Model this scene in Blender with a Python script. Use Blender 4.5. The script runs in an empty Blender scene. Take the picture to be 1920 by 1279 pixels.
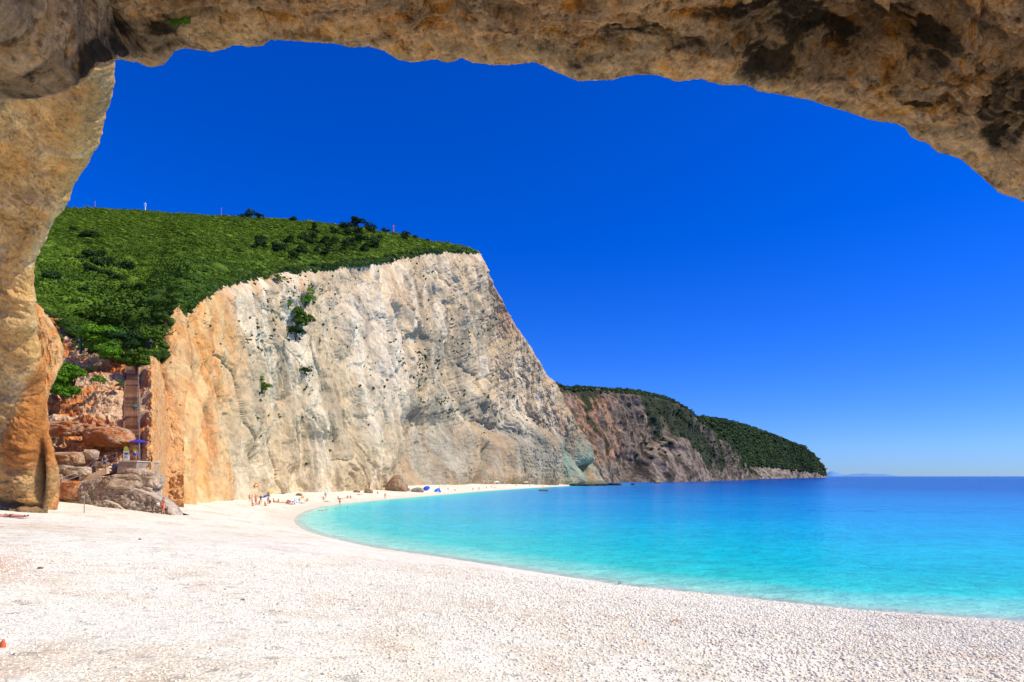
import bpy, math, random
import numpy as np
from mathutils import Vector, Matrix
rng = np.random.RandomState(7); random.seed(7)
S = bpy.context.scene
C = S.collection
# ---------------------------------------------------------------- camera, sky, sun, exposure
CZ = 6.5; F = 1200.0; HOR = 893.0          # eye height above the sea, focal length and horizon row of the photograph
cam = bpy.data.objects.new('camera', bpy.data.cameras.new('camera')); C.objects.link(cam); S.camera = cam
cam.location = (0, 0, CZ); cam.rotation_euler = (math.radians(90), 0, 0)
cam.data.sensor_width = 36; cam.data.lens = F/1920*36; cam.data.shift_y = (HOR-639.5)/1920
cam.data.clip_start = 0.05; cam.data.clip_end = 90000
SUN_EL = math.radians(47); SUN_AZ = math.radians(-10)      # azimuth measured from +X towards +Y
W = bpy.data.worlds.new('World'); S.world = W; W.use_nodes = True
nt = W.node_tree; nt.nodes.clear()
sky = nt.nodes.new('ShaderNodeTexSky'); sky.sky_type = 'NISHITA'; sky.sun_disc = False
sky.sun_elevation = SUN_EL; sky.sun_rotation = math.radians(90)-SUN_AZ
sky.air_density = 1.0; sky.dust_density = 0.1; sky.ozone_density = 6.0; sky.altitude = 0
hs = nt.nodes.new('ShaderNodeHueSaturation'); hs.inputs['Saturation'].default_value = 1.38; hs.inputs['Hue'].default_value = 0.505
mul = nt.nodes.new('ShaderNodeMix'); mul.data_type = 'RGBA'; mul.blend_type = 'MULTIPLY'; mul.inputs[0].default_value = 1
mul.inputs[7].default_value = (0.40, 0.63, 1.3, 1)
bg = nt.nodes.new('ShaderNodeBackground'); bg.inputs[1].default_value = 0.118
wo = nt.nodes.new('ShaderNodeOutputWorld')
nt.links.new(sky.outputs[0], hs.inputs['Color']); nt.links.new(hs.outputs[0], mul.inputs[6])
nt.links.new(mul.outputs[2], bg.inputs[0]); nt.links.new(bg.outputs[0], wo.inputs[0])
sl = bpy.data.lights.new('sun', 'SUN'); sl.energy = 5.0; sl.angle = math.radians(0.5); sl.color = (1.0, 0.92, 0.74)
sun = bpy.data.objects.new('sun', sl); C.objects.link(sun)
sd = Vector((math.cos(SUN_EL)*math.cos(SUN_AZ), math.cos(SUN_EL)*math.sin(SUN_AZ), math.sin(SUN_EL)))
sun.rotation_euler = sd.to_track_quat('Z', 'Y').to_euler()
S.view_settings.view_transform = 'Standard'; S.view_settings.look = 'None'; S.view_settings.exposure = 0.2; S.view_settings.gamma = 1
S.render.engine = 'CYCLES'

# ---------------------------------------------------------------- noise
_p = rng.permutation(256); _p = np.concatenate([_p, _p, _p]).astype(np.int64)
_g = rng.normal(size=(256, 3)); _g /= np.linalg.norm(_g, axis=1)[:, None]
def perlin(P):
    P = np.asarray(P, float); sh = P.shape[:-1]; P = P.reshape(-1, 3)
    i = np.floor(P).astype(np.int64); f = P-i; i &= 255
    u = f*f*f*(f*(f*6-15)+10); out = 0
    for a in (0, 1):
        wa = u[:, 0] if a else 1-u[:, 0]
        for b in (0, 1):
            wb = u[:, 1] if b else 1-u[:, 1]
            for c in (0, 1):
                wc = u[:, 2] if c else 1-u[:, 2]
                h = _p[_p[_p[(i[:, 0]+a) & 255]+((i[:, 1]+b) & 255)]+((i[:, 2]+c) & 255)] & 255
                g = _g[h]
                out = out+wa*wb*wc*(g[:, 0]*(f[:, 0]-a)+g[:, 1]*(f[:, 1]-b)+g[:, 2]*(f[:, 2]-c))
    return (out*1.6).reshape(sh)
def fbm(P, scale=1.0, oct=5, gain=0.5, off=0.0, ridged=False, stretch=(1, 1, 1)):
    P = np.asarray(P, float)*np.array(stretch)*scale+off; a = 1.0; s = 0; t = 0
    for k in range(oct):
        n = perlin(P*(2.03**k)+k*17.3)
        if ridged: n = 1-2*np.abs(n)
        s = s+a*n; t += a; a *= gain
    return s/t
def worley(P, scale=1.0, off=0.0, stretch=(1, 1, 1)):
    P = np.asarray(P, float)*np.array(stretch)*scale+off; sh = P.shape[:-1]; P = P.reshape(-1, 3)
    i = np.floor(P).astype(np.int64); f = P-i
    d1 = np.full(len(P), 9.0); d2 = np.full(len(P), 9.0); idv = np.zeros(len(P))
    for a in (-1, 0, 1):
        for b in (-1, 0, 1):
            for c in (-1, 0, 1):
                h = _p[_p[_p[(i[:, 0]+a) & 255]+((i[:, 1]+b) & 255)]+((i[:, 2]+c) & 255)] & 255
                q = np.stack([a+_p[h]/255.0-f[:, 0], b+_p[h+7]/255.0-f[:, 1], c+_p[h+31]/255.0-f[:, 2]], 1)
                d = np.sqrt((q*q).sum(1))
                m = d < d1
                d2 = np.where(m, d1, np.minimum(d2, d)); idv = np.where(m, h/255.0, idv); d1 = np.where(m, d, d1)
    return d1.reshape(sh), d2.reshape(sh), idv.reshape(sh)
def ss(x, a, b):
    t = np.clip((x-a)/(b-a), 0, 1); return t*t*(3-2*t)
def mix(a, b, m):
    a = np.asarray(a, float); b = np.asarray(b, float); m = np.asarray(m)[..., None]
    return a*(1-m)+b*m

# ---------------------------------------------------------------- helpers
def at(px, py, Y):
    px = np.asarray(px, float); py = np.asarray(py, float); Y = np.asarray(Y, float)
    return np.stack(np.broadcast_arrays((px-960)/F*Y, Y, CZ+(HOR-py)/F*Y), -1)
def topx(P):
    Y = np.maximum(P[..., 1], 0.1); return P[..., 0]/Y*F+960, HOR-(P[..., 2]-CZ)/Y*F
def tag(o, label=None, cat=None, group=None, kind=None):
    if label: o['label'] = label
    if cat: o['category'] = cat
    if group: o['group'] = group
    if kind: o['kind'] = kind
    return o
def raw_mesh(name, V, Fc, mats=(), col=None, smooth=True, fmat=None):
    me = bpy.data.meshes.new(name); V = np.asarray(V, np.float32).reshape(-1, 3)
    if isinstance(Fc, np.ndarray):
        n = Fc.shape[1]; me.vertices.add(len(V)); me.vertices.foreach_set('co', V.ravel())
        me.loops.add(Fc.size); me.loops.foreach_set('vertex_index', Fc.astype(np.int32).ravel())
        me.polygons.add(len(Fc)); me.polygons.foreach_set('loop_start', (np.arange(len(Fc))*n).astype(np.int32))
        me.update(calc_edges=True)
    else:
        me.from_pydata([tuple(v) for v in V], [], Fc); me.update()
    for m in mats: me.materials.append(m)
    if col is not None:
        a = me.color_attributes.new('Col', 'FLOAT_COLOR', 'POINT')
        c = np.ones((len(V), 4), np.float32); c[:, :3] = np.clip(col, 0, 1).reshape(-1, 3); a.data.foreach_set('color', c.ravel())
    me.polygons.foreach_set('use_smooth', np.full(len(me.polygons), smooth, bool))
    if fmat is not None: me.polygons.foreach_set('material_index', np.asarray(fmat, np.int32))
    me.validate(); return me
def link(name, me, parent=None):
    o = bpy.data.objects.new(name, me); C.objects.link(o)
    if parent: o.parent = parent
    return o
def empty(name, loc, rz=0, label=None, cat=None, group=None):
    o = bpy.data.objects.new(name, None); C.objects.link(o); o.location = tuple(float(v) for v in loc); o.rotation_euler = (0, 0, rz)
    o.empty_display_size = 0.3
    return tag(o, label, cat, group)
def grid_faces(n, m, flip=False, wrap=False):
    i = np.arange(n-1)[:, None]; mm = m if wrap else m-1; j = np.arange(mm)[None, :]; j2 = (j+1) % m
    a = i*m+j; b = i*m+j2; c = (i+1)*m+j2; d = (i+1)*m+j
    f = np.stack([a, b, c, d], -1).reshape(-1, 4)
    return f[:, ::-1].copy() if flip else f
def normals(P):
    du = np.gradient(P, axis=0); dv = np.gradient(P, axis=1); n = np.cross(du, dv)
    return n/np.maximum(np.linalg.norm(n, axis=-1), 1e-9)[..., None]
def smooth1(A, k):
    for _ in range(k):
        B = A.copy(); B[1:-1] = (A[:-2]+2*A[1:-1]+A[2:])/4; A = B
    return A
def resample(pts, s, n):
    s = np.asarray(s, float); q = np.linspace(s[0], s[-1], n)
    return np.stack([np.interp(q, s, pts[:, k]) for k in range(pts.shape[1])], 1)

# ---------------------------------------------------------------- materials
def new_mat(name):
    m = bpy.data.materials.new(name); m.use_nodes = True; nt = m.node_tree
    return m, nt, nt.nodes['Principled BSDF']
def N(nt, t, **kw):
    n = nt.nodes.new(t)
    for k, v in kw.items(): setattr(n, k, v)
    return n
def rock_mat(name, scale=1.0, bump=0.5, rough=0.9, dist=1.0, detail_mix=0.45, stretch=(1, 1, 1), crisp=0.0):
    """vertex colour of the rock times fine grain noise, with bump"""
    m, nt, b = new_mat(name); L = nt.links
    at_ = N(nt, 'ShaderNodeAttribute', attribute_name='Col')
    geo = N(nt, 'ShaderNodeNewGeometry')
    mp = N(nt, 'ShaderNodeMapping'); mp.inputs['Scale'].default_value = stretch; L.new(geo.outputs['Position'], mp.inputs['Vector'])
    n1 = N(nt, 'ShaderNodeTexNoise'); n1.inputs['Scale'].default_value = scale; n1.inputs['Detail'].default_value = 9; n1.inputs['Roughness'].default_value = 0.68
    n2 = N(nt, 'ShaderNodeTexNoise'); n2.inputs['Scale'].default_value = scale*4.3; n2.inputs['Detail'].default_value = 7; n2.inputs['Roughness'].default_value = 0.7
    L.new(mp.outputs[0], n1.inputs['Vector']); L.new(mp.outputs[0], n2.inputs['Vector'])
    r1 = N(nt, 'ShaderNodeMapRange'); r1.inputs[1].default_value = 0.3; r1.inputs[2].default_value = 0.7; r1.inputs[3].default_value = 1-detail_mix; r1.inputs[4].default_value = 1+detail_mix*0.55
    L.new(n1.outputs['Fac'], r1.inputs[0])
    r2 = N(nt, 'ShaderNodeMapRange'); r2.inputs[1].default_value = 0.32; r2.inputs[2].default_value = 0.68; r2.inputs[3].default_value = 1-detail_mix*0.8; r2.inputs[4].default_value = 1+detail_mix*0.4
    L.new(n2.outputs['Fac'], r2.inputs[0])
    mm = N(nt, 'ShaderNodeMath', operation='MULTIPLY'); L.new(r1.outputs[0], mm.inputs[0]); L.new(r2.outputs[0], mm.inputs[1])
    n3 = N(nt, 'ShaderNodeTexNoise'); n3.inputs['Scale'].default_value = scale*2.1; n3.inputs['Detail'].default_value = 12; n3.inputs['Roughness'].default_value = 0.74; n3.inputs['Distortion'].default_value = 0.6
    L.new(mp.outputs[0], n3.inputs['Vector'])
    r3 = N(nt, 'ShaderNodeMapRange'); r3.inputs[1].default_value = 0.38; r3.inputs[2].default_value = 0.47; r3.inputs[3].default_value = 1-crisp; r3.inputs[4].default_value = 1.0; L.new(n3.outputs['Fac'], r3.inputs[0])
    m3 = N(nt, 'ShaderNodeMath', operation='MULTIPLY'); L.new(mm.outputs[0], m3.inputs[0]); L.new(r3.outputs[0], m3.inputs[1]); mm = m3
    vm = N(nt, 'ShaderNodeVectorMath', operation='SCALE'); L.new(at_.outputs['Color'], vm.inputs[0]); L.new(mm.outputs[0], vm.inputs['Scale'])
    L.new(vm.outputs[0], b.inputs['Base Color'])
    ad = N(nt, 'ShaderNodeMath', operation='MULTIPLY_ADD'); ad.inputs[1].default_value = 0.4; L.new(n2.outputs['Fac'], ad.inputs[0]); L.new(n1.outputs['Fac'], ad.inputs[2])
    bp = N(nt, 'ShaderNodeBump'); bp.inputs['Strength'].default_value = bump; bp.inputs['Distance'].default_value = dist
    L.new(ad.outputs[0], bp.inputs['Height']); L.new(bp.outputs[0], b.inputs['Normal'])
    b.inputs['Roughness'].default_value = rough; b.inputs['Specular IOR Level'].default_value = 0.2
    return m
def leaf_mat(name, dark, light, tint=True, nscale=0.05, high=None):
    m, nt, b = new_mat(name); L = nt.links
    oi = N(nt, 'ShaderNodeObjectInfo'); geo = N(nt, 'ShaderNodeNewGeometry')
    n1 = N(nt, 'ShaderNodeTexNoise'); n1.inputs['Scale'].default_value = nscale; n1.inputs['Detail'].default_value = 5; L.new(geo.outputs['Position'], n1.inputs['Vector'])
    r = N(nt, 'ShaderNodeMapRange'); r.inputs[1].default_value = 0.35; r.inputs[2].default_value = 0.65; L.new(n1.outputs['Fac'], r.inputs[0])
    a = N(nt, 'ShaderNodeMath', operation='MULTIPLY_ADD'); a.inputs[1].default_value = 0.35; L.new(oi.outputs['Random'], a.inputs[0])
    s = N(nt, 'ShaderNodeMath', operation='MULTIPLY'); s.inputs[1].default_value = 0.65; L.new(r.outputs[0], s.inputs[0]); L.new(s.outputs[0], a.inputs[2])
    mx = N(nt, 'ShaderNodeMix', data_type='RGBA'); mx.inputs[6].default_value = (*dark, 1); mx.inputs[7].default_value = (*light, 1)
    L.new(a.outputs[0], mx.inputs[0])
    if high:
        sz_ = N(nt, 'ShaderNodeSeparateXYZ'); L.new(geo.outputs['Position'], sz_.inputs[0]); rz_ = N(nt, 'ShaderNodeMapRange'); rz_.inputs[1].default_value = 55; rz_.inputs[2].default_value = 120; rz_.inputs[4].default_value = 0.8; L.new(sz_.outputs[2], rz_.inputs[0])
        m2 = N(nt, 'ShaderNodeMix', data_type='RGBA'); m2.inputs[7].default_value = (*high, 1); L.new(rz_.outputs[0], m2.inputs[0]); L.new(mx.outputs[2], m2.inputs[6]); mx = m2
    L.new(mx.outputs[2], b.inputs['Base Color'])
    b.inputs['Roughness'].default_value = 0.7; b.inputs['Specular IOR Level'].default_value = 0.15
    return m
def plain(name, col, rough=0.7, var=0.25, scale=6.0, metal=0.0, spec=0.3):
    m, nt, b = new_mat(name); L = nt.links
    tc = N(nt, 'ShaderNodeTexCoord'); n1 = N(nt, 'ShaderNodeTexNoise'); n1.inputs['Scale'].default_value = scale; n1.inputs['Detail'].default_value = 5
    L.new(tc.outputs['Object'], n1.inputs['Vector'])
    r = N(nt, 'ShaderNodeMapRange'); r.inputs[1].default_value = 0.3; r.inputs[2].default_value = 0.7; r.inputs[3].default_value = 1-var; r.inputs[4].default_value = 1+var*0.6; L.new(n1.outputs['Fac'], r.inputs[0])
    vm = N(nt, 'ShaderNodeVectorMath', operation='SCALE'); vm.inputs[0].default_value = col; L.new(r.outputs[0], vm.inputs['Scale'])
    L.new(vm.outputs[0], b.inputs['Base Color']); b.inputs['Roughness'].default_value = rough; b.inputs['Metallic'].default_value = metal
    b.inputs['Specular IOR Level'].default_value = spec
    return m
M_cliff = rock_mat('limestone_cliff', 0.3, 0.75, dist=0.9, detail_mix=0.28, stretch=(1, 1, 0.5), crisp=0.14)
M_head = rock_mat('headland_rock', 0.06, 1.0, dist=6, detail_mix=0.5, crisp=0.5)
M_roof = rock_mat('cave_rock', 5.5, 1.0, dist=0.12, detail_mix=0.5, crisp=0.6)
M_wall = rock_mat('cave_wall_rock', 1.0, 1.0, dist=0.5, detail_mix=0.36, crisp=0.4)
M_gully = rock_mat('gully_rock', 1.1, 0.9, dist=0.35, detail_mix=0.42, crisp=0.4)
M_leaf_scrub = leaf_mat('scrub_leaves', (0.024, 0.062, 0.004), (0.125, 0.215, 0.012), nscale=0.035, high=(0.13, 0.21, 0.014))
M_leaf_rim = leaf_mat('rim_shrub_leaves', (0.014, 0.04, 0.005), (0.05, 0.10, 0.01))
M_leaf_dark = leaf_mat('pine_leaves', (0.008, 0.028, 0.006), (0.022, 0.06, 0.008))
M_leaf_light = leaf_mat('bright_shrub_leaves', (0.045, 0.14, 0.006), (0.12, 0.28, 0.01), nscale=1.0)
M_leaf_grey = leaf_mat('grey_shrub_leaves', (0.12, 0.17, 0.11), (0.2, 0.27, 0.2), nscale=1.0)
M_leaf_tuft = leaf_mat('tuft_leaves', (0.018, 0.032, 0.012), (0.07, 0.1, 0.02), nscale=1.0)
M_bark = plain('bark', (0.09, 0.06, 0.04)); M_wood = plain('weathered_wood', (0.30, 0.16, 0.08), 0.8, 0.35, 3)
M_skin = plain('skin_tanned', (0.55, 0.27, 0.15), 0.5, 0.08); M_hair = plain('hair_dark', (0.03, 0.018, 0.012), 0.6, 0.2)
M_metal = plain('grey_metal', (0.3, 0.3, 0.31), 0.45, 0.15, metal=0.6)
M_conc = plain('concrete', (0.36, 0.28, 0.22), 0.9, 0.3, 1.2)
COL = {'red': (0.7, 0.02, 0.02), 'blue': (0.02, 0.1, 0.6), 'purple': (0.05, 0.03, 0.33), 'teal': (0.03, 0.55, 0.6), 'orange': (0.85, 0.3, 0.03), 'white': (0.8, 0.8, 0.78),
       'yellow': (0.75, 0.6, 0.05), 'black': (0.02, 0.02, 0.025), 'green': (0.03, 0.25, 0.08), 'cyan': (0.05, 0.45, 0.7), 'navy': (0.02, 0.04, 0.2), 'lime': (0.6, 0.75, 0.05), 'pink': (0.7, 0.2, 0.3), 'dkgreen': (0.01, 0.07, 0.035)}
CM = {k: plain('cloth_'+k, v, 0.8, 0.12) for k, v in COL.items()}
# ---------------------------------------------------------------- shoreline and beach height
_sh = [(1920, 1167), (1600, 1145), (1400, 1123), (1160, 1097), (1000, 1072), (900, 1056), (800, 1041), (700, 1027), (640, 1014), (600, 1004), (570, 994), (554, 983), (550, 975), (556, 966), (575, 957), (600, 950), (650, 943.5), (700, 938.5), (800, 930), (900, 921.5), (1000, 914.8), (1060, 911.6)]
SHORE = np.array([(at(x, y, CZ*F/(y-HOR))[:2]) for x, y in _sh])
SHORE = np.concatenate([np.array([(900, -400), (300, -60), (120, 8), (60, 22)]), SHORE, np.array([(44, 436), (60, 470), (76, 520), (60, 700)])])
LAND = np.concatenate([SHORE, np.array([(-900, 700), (-900, -900), (900, -900)])])
def shore_dist(XY):
    """signed distance to the waterline, positive on land"""
    XY = np.asarray(XY, float); sh = XY.shape[:-1]; Q = XY.reshape(-1, 2); best = np.full(len(Q), 1e9)
    for a, b in zip(SHORE[:-1], SHORE[1:]):
        ab = b-a; t = np.clip(((Q-a)@ab)/(ab@ab), 0, 1); d = np.hypot(*(Q-a-t[:, None]*ab).T); best = np.minimum(best, d)
    ins = np.zeros(len(Q), bool); n = len(LAND)
    for k in range(n):
        a = LAND[k]; b = LAND[(k+1) % n]
        if a[1] == b[1]: continue
        c = ((a[1] > Q[:, 1]) != (b[1] > Q[:, 1])) & (Q[:, 0] < (b[0]-a[0])*(Q[:, 1]-a[1])/(b[1]-a[1])+a[0]); ins ^= c
    return np.where(ins, best, -best).reshape(sh)
def beach_h(X, Y, fine=True):
    X = np.asarray(X, float); Y = np.asarray(Y, float); d = shore_dist(np.stack(np.broadcast_arrays(X, Y), -1))
    k = np.interp(Y, [90, 140], [1, 0.55])
    z = np.interp(d, [0, 10, 20, 30, 40, 60, 100], [0, 1.6, 3.0, 4.0, 4.5, 4.8, 5.0])*k
    z = np.where(d < 0, np.maximum(d*0.1, -25), z)
    P = np.stack(np.broadcast_arrays(X, Y, 0*X), -1)
    und = fbm(P, 0.09, 3)*0.22+fbm(P, 0.5, 3, off=9)*0.05
    if fine: und = und+fbm(P, 3.0, 2, off=3)*0.012
    return z+und*np.clip(d/6, 0, 1)*np.clip(40/np.maximum(np.hypot(X, Y), 1), 0.15, 1)
def on_ground(px, py):
    Y = np.exp(np.linspace(np.log(3), np.log(700), 1500)); P = at(px, py, Y); h = beach_h(P[:, 0], P[:, 1])
    h = np.maximum(h, 0); i = np.argmax(P[:, 2] < h)
    return np.array([P[i, 0], P[i, 1], h[i]])

# ground: one sheet, finer towards the viewer, reaching past the horizon as the sea bed
ang = np.concatenate([np.linspace(-math.pi, -0.85, 40, endpoint=False), np.linspace(-0.85, 0.85, 620), np.linspace(0.85, math.pi, 41)[1:]])
rad = np.concatenate([[0.05, 1, 2, 3, 4], np.exp(np.linspace(np.log(5), np.log(600), 420)), [800, 1500, 4000, 12000, 60000]])
A, R_ = np.meshgrid(ang, rad, indexing='ij'); X = np.sin(A)*R_; Y = np.cos(A)*R_
Z = beach_h(X, Y); P = np.stack([X, Y, Z], -1)
n1 = fbm(P, 0.16, 4, off=5); n2 = fbm(P, 0.8, 4, off=11); n3 = fbm(P, 0.05, 3, off=2)
col = mix((0.82, 0.785, 0.64), (0.64, 0.49, 0.32), ss(n1*0.5+n2*0.6, -0.15, 0.5)*0.75)
col = mix(col, (0.86, 0.83, 0.79), ss(n3, 0.05, 0.4)*0.6)
d = shore_dist(P[..., :2])
col = mix(col, (0.78, 0.62, 0.47), (1-ss(d, 0.5, 6))*ss(Y, 70, 100)*0.75)
gx, gy = topx(P)
col = mix(col, (0.62, 0.36, 0.2), np.exp(-(((gx-5)/45)**2+((gy-1062)/22)**2))*0.7*(Y > 3))
ground = link('ground', raw_mesh('ground', P, grid_faces(*P.shape[:2]), col=col)); tag(ground, kind='structure')
m, nt, b = new_mat('white_pebble_beach'); L = nt.links
at_ = N(nt, 'ShaderNodeAttribute', attribute_name='Col'); geo = N(nt, 'ShaderNodeNewGeometry')
vo = N(nt, 'ShaderNodeTexVoronoi'); vo.inputs['Scale'].default_value = 15; L.new(geo.outputs['Position'], vo.inputs['Vector'])
vo2 = N(nt, 'ShaderNodeTexVoronoi'); vo2.inputs['Scale'].default_value = 4.5; L.new(geo.outputs['Position'], vo2.inputs['Vector'])
sp = N(nt, 'ShaderNodeSeparateColor'); L.new(vo.outputs['Color'], sp.inputs[0])
r = N(nt, 'ShaderNodeMapRange'); r.inputs[3].default_value = 0.72; r.inputs[4].default_value = 1.1; L.new(sp.outputs[0], r.inputs[0])
r2 = N(nt, 'ShaderNodeMapRange'); r2.inputs[1].default_value = 0.0; r2.inputs[2].default_value = 0.08; r2.inputs[3].default_value = 0.6; r2.inputs[4].default_value = 1
sp2 = N(nt, 'ShaderNodeSeparateColor'); L.new(vo2.outputs['Color'], sp2.inputs[0]); L.new(sp2.outputs[1], r2.inputs[0])
mm = N(nt, 'ShaderNodeMath', operation='MULTIPLY'); L.new(r.outputs[0], mm.inputs[0]); L.new(r2.outputs[0], mm.inputs[1])
vm = N(nt, 'ShaderNodeVectorMath', operation='SCALE'); L.new(at_.outputs['Color'], vm.inputs[0]); L.new(mm.outputs[0], vm.inputs['Scale']); L.new(vm.outputs[0], b.inputs['Base Color'])
bp = N(nt, 'ShaderNodeBump', invert=True); bp.inputs['Strength'].default_value = 0.8; bp.inputs['Distance'].default_value = 0.03; L.new(vo.outputs['Distance'], bp.inputs['Height'])
L.new(bp.outputs[0], b.inputs['Normal']); b.inputs['Roughness'].default_value = 0.95; b.inputs['Specular IOR Level'].default_value = 0.1
ground.data.materials.append(m); M_beach = m

# ---------------------------------------------------------------- sea
ang = np.linspace(-0.75, 1.9, 560); rad = np.concatenate([np.exp(np.linspace(np.log(18), np.log(1500), 420)), [2200, 3500, 7000, 15000, 60000]])
A, R_ = np.meshgrid(ang, rad, indexing='ij'); X = np.sin(A)*R_; Y = np.cos(A)*R_
d = np.clip(-shore_dist(np.stack([X, Y], -1)), 0, None)
P = np.stack([X, Y, 0*X], -1)
kk = np.interp(Y, [90, 180, 400, 600], [1, 1.6, 6, 8]); kk = np.maximum(kk, np.interp(X, [40, 200], [1, 2]))
e = d*kk*(1+0.28*fbm(P, 0.035, 4, stretch=(1, 1.6, 1)))+fbm(P, 0.14, 3, off=4)*np.clip(d*0.12, 0, 5)
e = np.clip(e, 0, None)
stops = [0, 2, 7, 17, 34, 62, 125, 300, 900, 5000]
cs = np.array([(0.62, 0.80, 0.68), (0.30, 0.76, 0.64), (0.03, 0.66, 0.63), (0.0, 0.56, 0.66), (0.0, 0.47, 0.70), (0.0, 0.36, 0.70), (0.0, 0.26, 0.64), (0.0, 0.17, 0.54), (0.0, 0.085, 0.36), (0.0, 0.055, 0.28)])
col = np.stack([np.interp(e, stops, cs[:, k]) for k in range(3)], -1)
fo = ss(fbm(P, 0.9, 4, 0.6, off=33)+0.35*fbm(P, 4.0, 2, off=3), 0.0, 0.25)*(1-ss(d, 0.15, 1.1)); col = mix(col, (0.9, 0.93, 0.9), np.clip(fo, 0, 1)*0.9); st_ = fbm(P, 0.05, 4, 0.6, off=8, stretch=(0.35, 1.8, 1)); col = col*(1+0.16*st_*ss(d, 3, 12))[..., None]
me = raw_mesh('sea', P, grid_faces(*P.shape[:2]), col=col)
aa = me.attributes.new('shoal', 'FLOAT', 'POINT'); aa.data.foreach_set('value', d.astype(np.float32).ravel())
sea = link('sea', me); tag(sea, kind='structure')
m, nt, b = new_mat('sea_water'); L = nt.links
at_ = N(nt, 'ShaderNodeAttribute', attribute_name='Col'); geo = N(nt, 'ShaderNodeNewGeometry')
L.new(at_.outputs['Color'], b.inputs['Base Color']); b.inputs['Roughness'].default_value = 0.15; b.inputs['IOR'].default_value = 1.14; b.inputs['Specular IOR Level'].default_value = 0.12
mp = N(nt, 'ShaderNodeMapping'); mp.inputs['Scale'].default_value = (0.8, 1.5, 1); mp.inputs['Rotation'].default_value = (0, 0, 0.25); L.new(geo.outputs['Position'], mp.inputs[0])
w1 = N(nt, 'ShaderNodeTexNoise'); w1.inputs['Scale'].default_value = 0.6; w1.inputs['Detail'].default_value = 8; w1.inputs['Roughness'].default_value = 0.62; L.new(mp.outputs[0], w1.inputs['Vector'])
bp = N(nt, 'ShaderNodeBump'); bp.inputs['Strength'].default_value = 0.9; bp.inputs['Distance'].default_value = 0.8; L.new(w1.outputs['Fac'], bp.inputs['Height']); L.new(bp.outputs[0], b.inputs['Normal'])
w2 = N(nt, 'ShaderNodeTexNoise'); w2.inputs['Scale'].default_value = 0.35; w2.inputs['Detail'].default_value = 6; w2.inputs['Roughness'].default_value = 0.7; L.new(mp.outputs[0], w2.inputs['Vector'])
r = N(nt, 'ShaderNodeMapRange'); r.inputs[1].default_value = 0.35; r.inputs[2].default_value = 0.65; r.inputs[3].default_value = 0.86; r.inputs[4].default_value = 1.12; L.new(w2.outputs['Fac'], r.inputs[0])
vm = N(nt, 'ShaderNodeVectorMath', operation='SCALE'); L.new(at_.outputs['Color'], vm.inputs[0]); L.new(r.outputs[0], vm.inputs['Scale']); L.new(vm.outputs[0], b.inputs['Base Color'])
sa = N(nt, 'ShaderNodeAttribute', attribute_name='shoal'); ra = N(nt, 'ShaderNodeMapRange'); ra.inputs[1].default_value = 0; ra.inputs[2].default_value = 1.5; ra.inputs[3].default_value = 0.55; ra.inputs[4].default_value = 1; L.new(sa.outputs['Fac'], ra.inputs[0])
L.new(ra.outputs[0], b.inputs['Alpha'])
sea.data.materials.append(m)

# ---------------------------------------------------------------- main cliff
cols_ = [ # base px, base depth, top px, top row, top depth, extension back
 (225, 118, 262, 720, 128), (262, 104, 272, 700, 116), (300, 97.5, 300, 655, 109), (322, 96, 314, 600, 109.5), (350, 98, 338, 570, 112), (385, 113, 365, 552, 123), (420, 127, 400, 538, 138), (500, 163, 500, 515, 176), (600, 190, 600, 502, 205),
 (700, 225, 690, 490, 242), (790, 280, 745, 483, 296), (835, 310, 790, 471, 325), (870, 340, 840, 470, 352), (950, 400, 897, 476, 398), (985, 415, 925, 545, 408), (1020, 430, 960, 597, 420), (1050, 438, 985, 640, 430),
 (1078, 446, 1010, 686, 440), (1100, 462, 1040, 724, 455), (1122, 486, 1085, 800, 480), (1138, 512, 1118, 860, 510), (1140, 560, 1100, 880, 580)]
cv = np.array(cols_, float); sx = np.arange(len(cv), dtype=float)
bx = (cv[:, 0]-960)/F*cv[:, 1]
B = np.stack([bx, cv[:, 1], np.full(len(cv), -3.0)], 1); T = at(cv[:, 2], cv[:, 3], cv[:, 4])
gap = np.concatenate([[0], np.cumsum(np.hypot(*(cv[1:, 2]-cv[:-1, 2], cv[1:, 3]-cv[:-1, 3]))+0.3*np.abs(cv[1:, 0]-cv[:-1, 0])+3+1.6*np.abs(cv[1:, 1]-cv[:-1, 1])*(cv[1:, 1] < 240))])
NS, NT, NE = 1500, 430, 14
Bc = smooth1(resample(B, gap, NS), 60); Tc = smooth1(resample(T, gap, NS), 4); TOPC = Tc.copy()
idx = np.interp(np.linspace(gap[0], gap[-1], NS), gap, sx)
E = np.stack([np.interp(idx, [0, 12, 13.5, 21], [-7, -9, -16, -10]), np.interp(idx, [0, 12, 13.5, 21], [3, 6, 34, 40]), np.interp(idx, [0, 12, 13.5, 21], [-1.5, -4, -12, -12])], 1)
t = np.linspace(0, 1, NT)
P = Bc[:, None]*(1-t)[None, :, None]+Tc[:, None]*t[None, :, None]
e = np.linspace(0, 1, NE+1)[1:]
P = np.concatenate([P, Tc[:, None]+E[:, None]*np.stack([e, e, e**1.6], -1)[None]], 1)
tt = np.concatenate([t, 1+e]); TT = np.broadcast_to(tt, P.shape[:2])
# outward direction (horizontal, towards the bay)
tan = np.gradient(smooth1(Bc, 200), axis=0); out = np.stack([tan[:, 1], -tan[:, 0], 0*tan[:, 0]], 1); out /= np.linalg.norm(out, axis=1)[:, None]
px, py = topx(P)
edge = ss(1-TT, 0.0, 0.06)*0.75+0.25+0.35*(ss(px, 900, 930)*(1-ss(1-TT, 0.0, 0.06))); edge = np.where(TT > 1, 0.2, edge)
warp = fbm(P, 0.03, 3, off=31)
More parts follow.
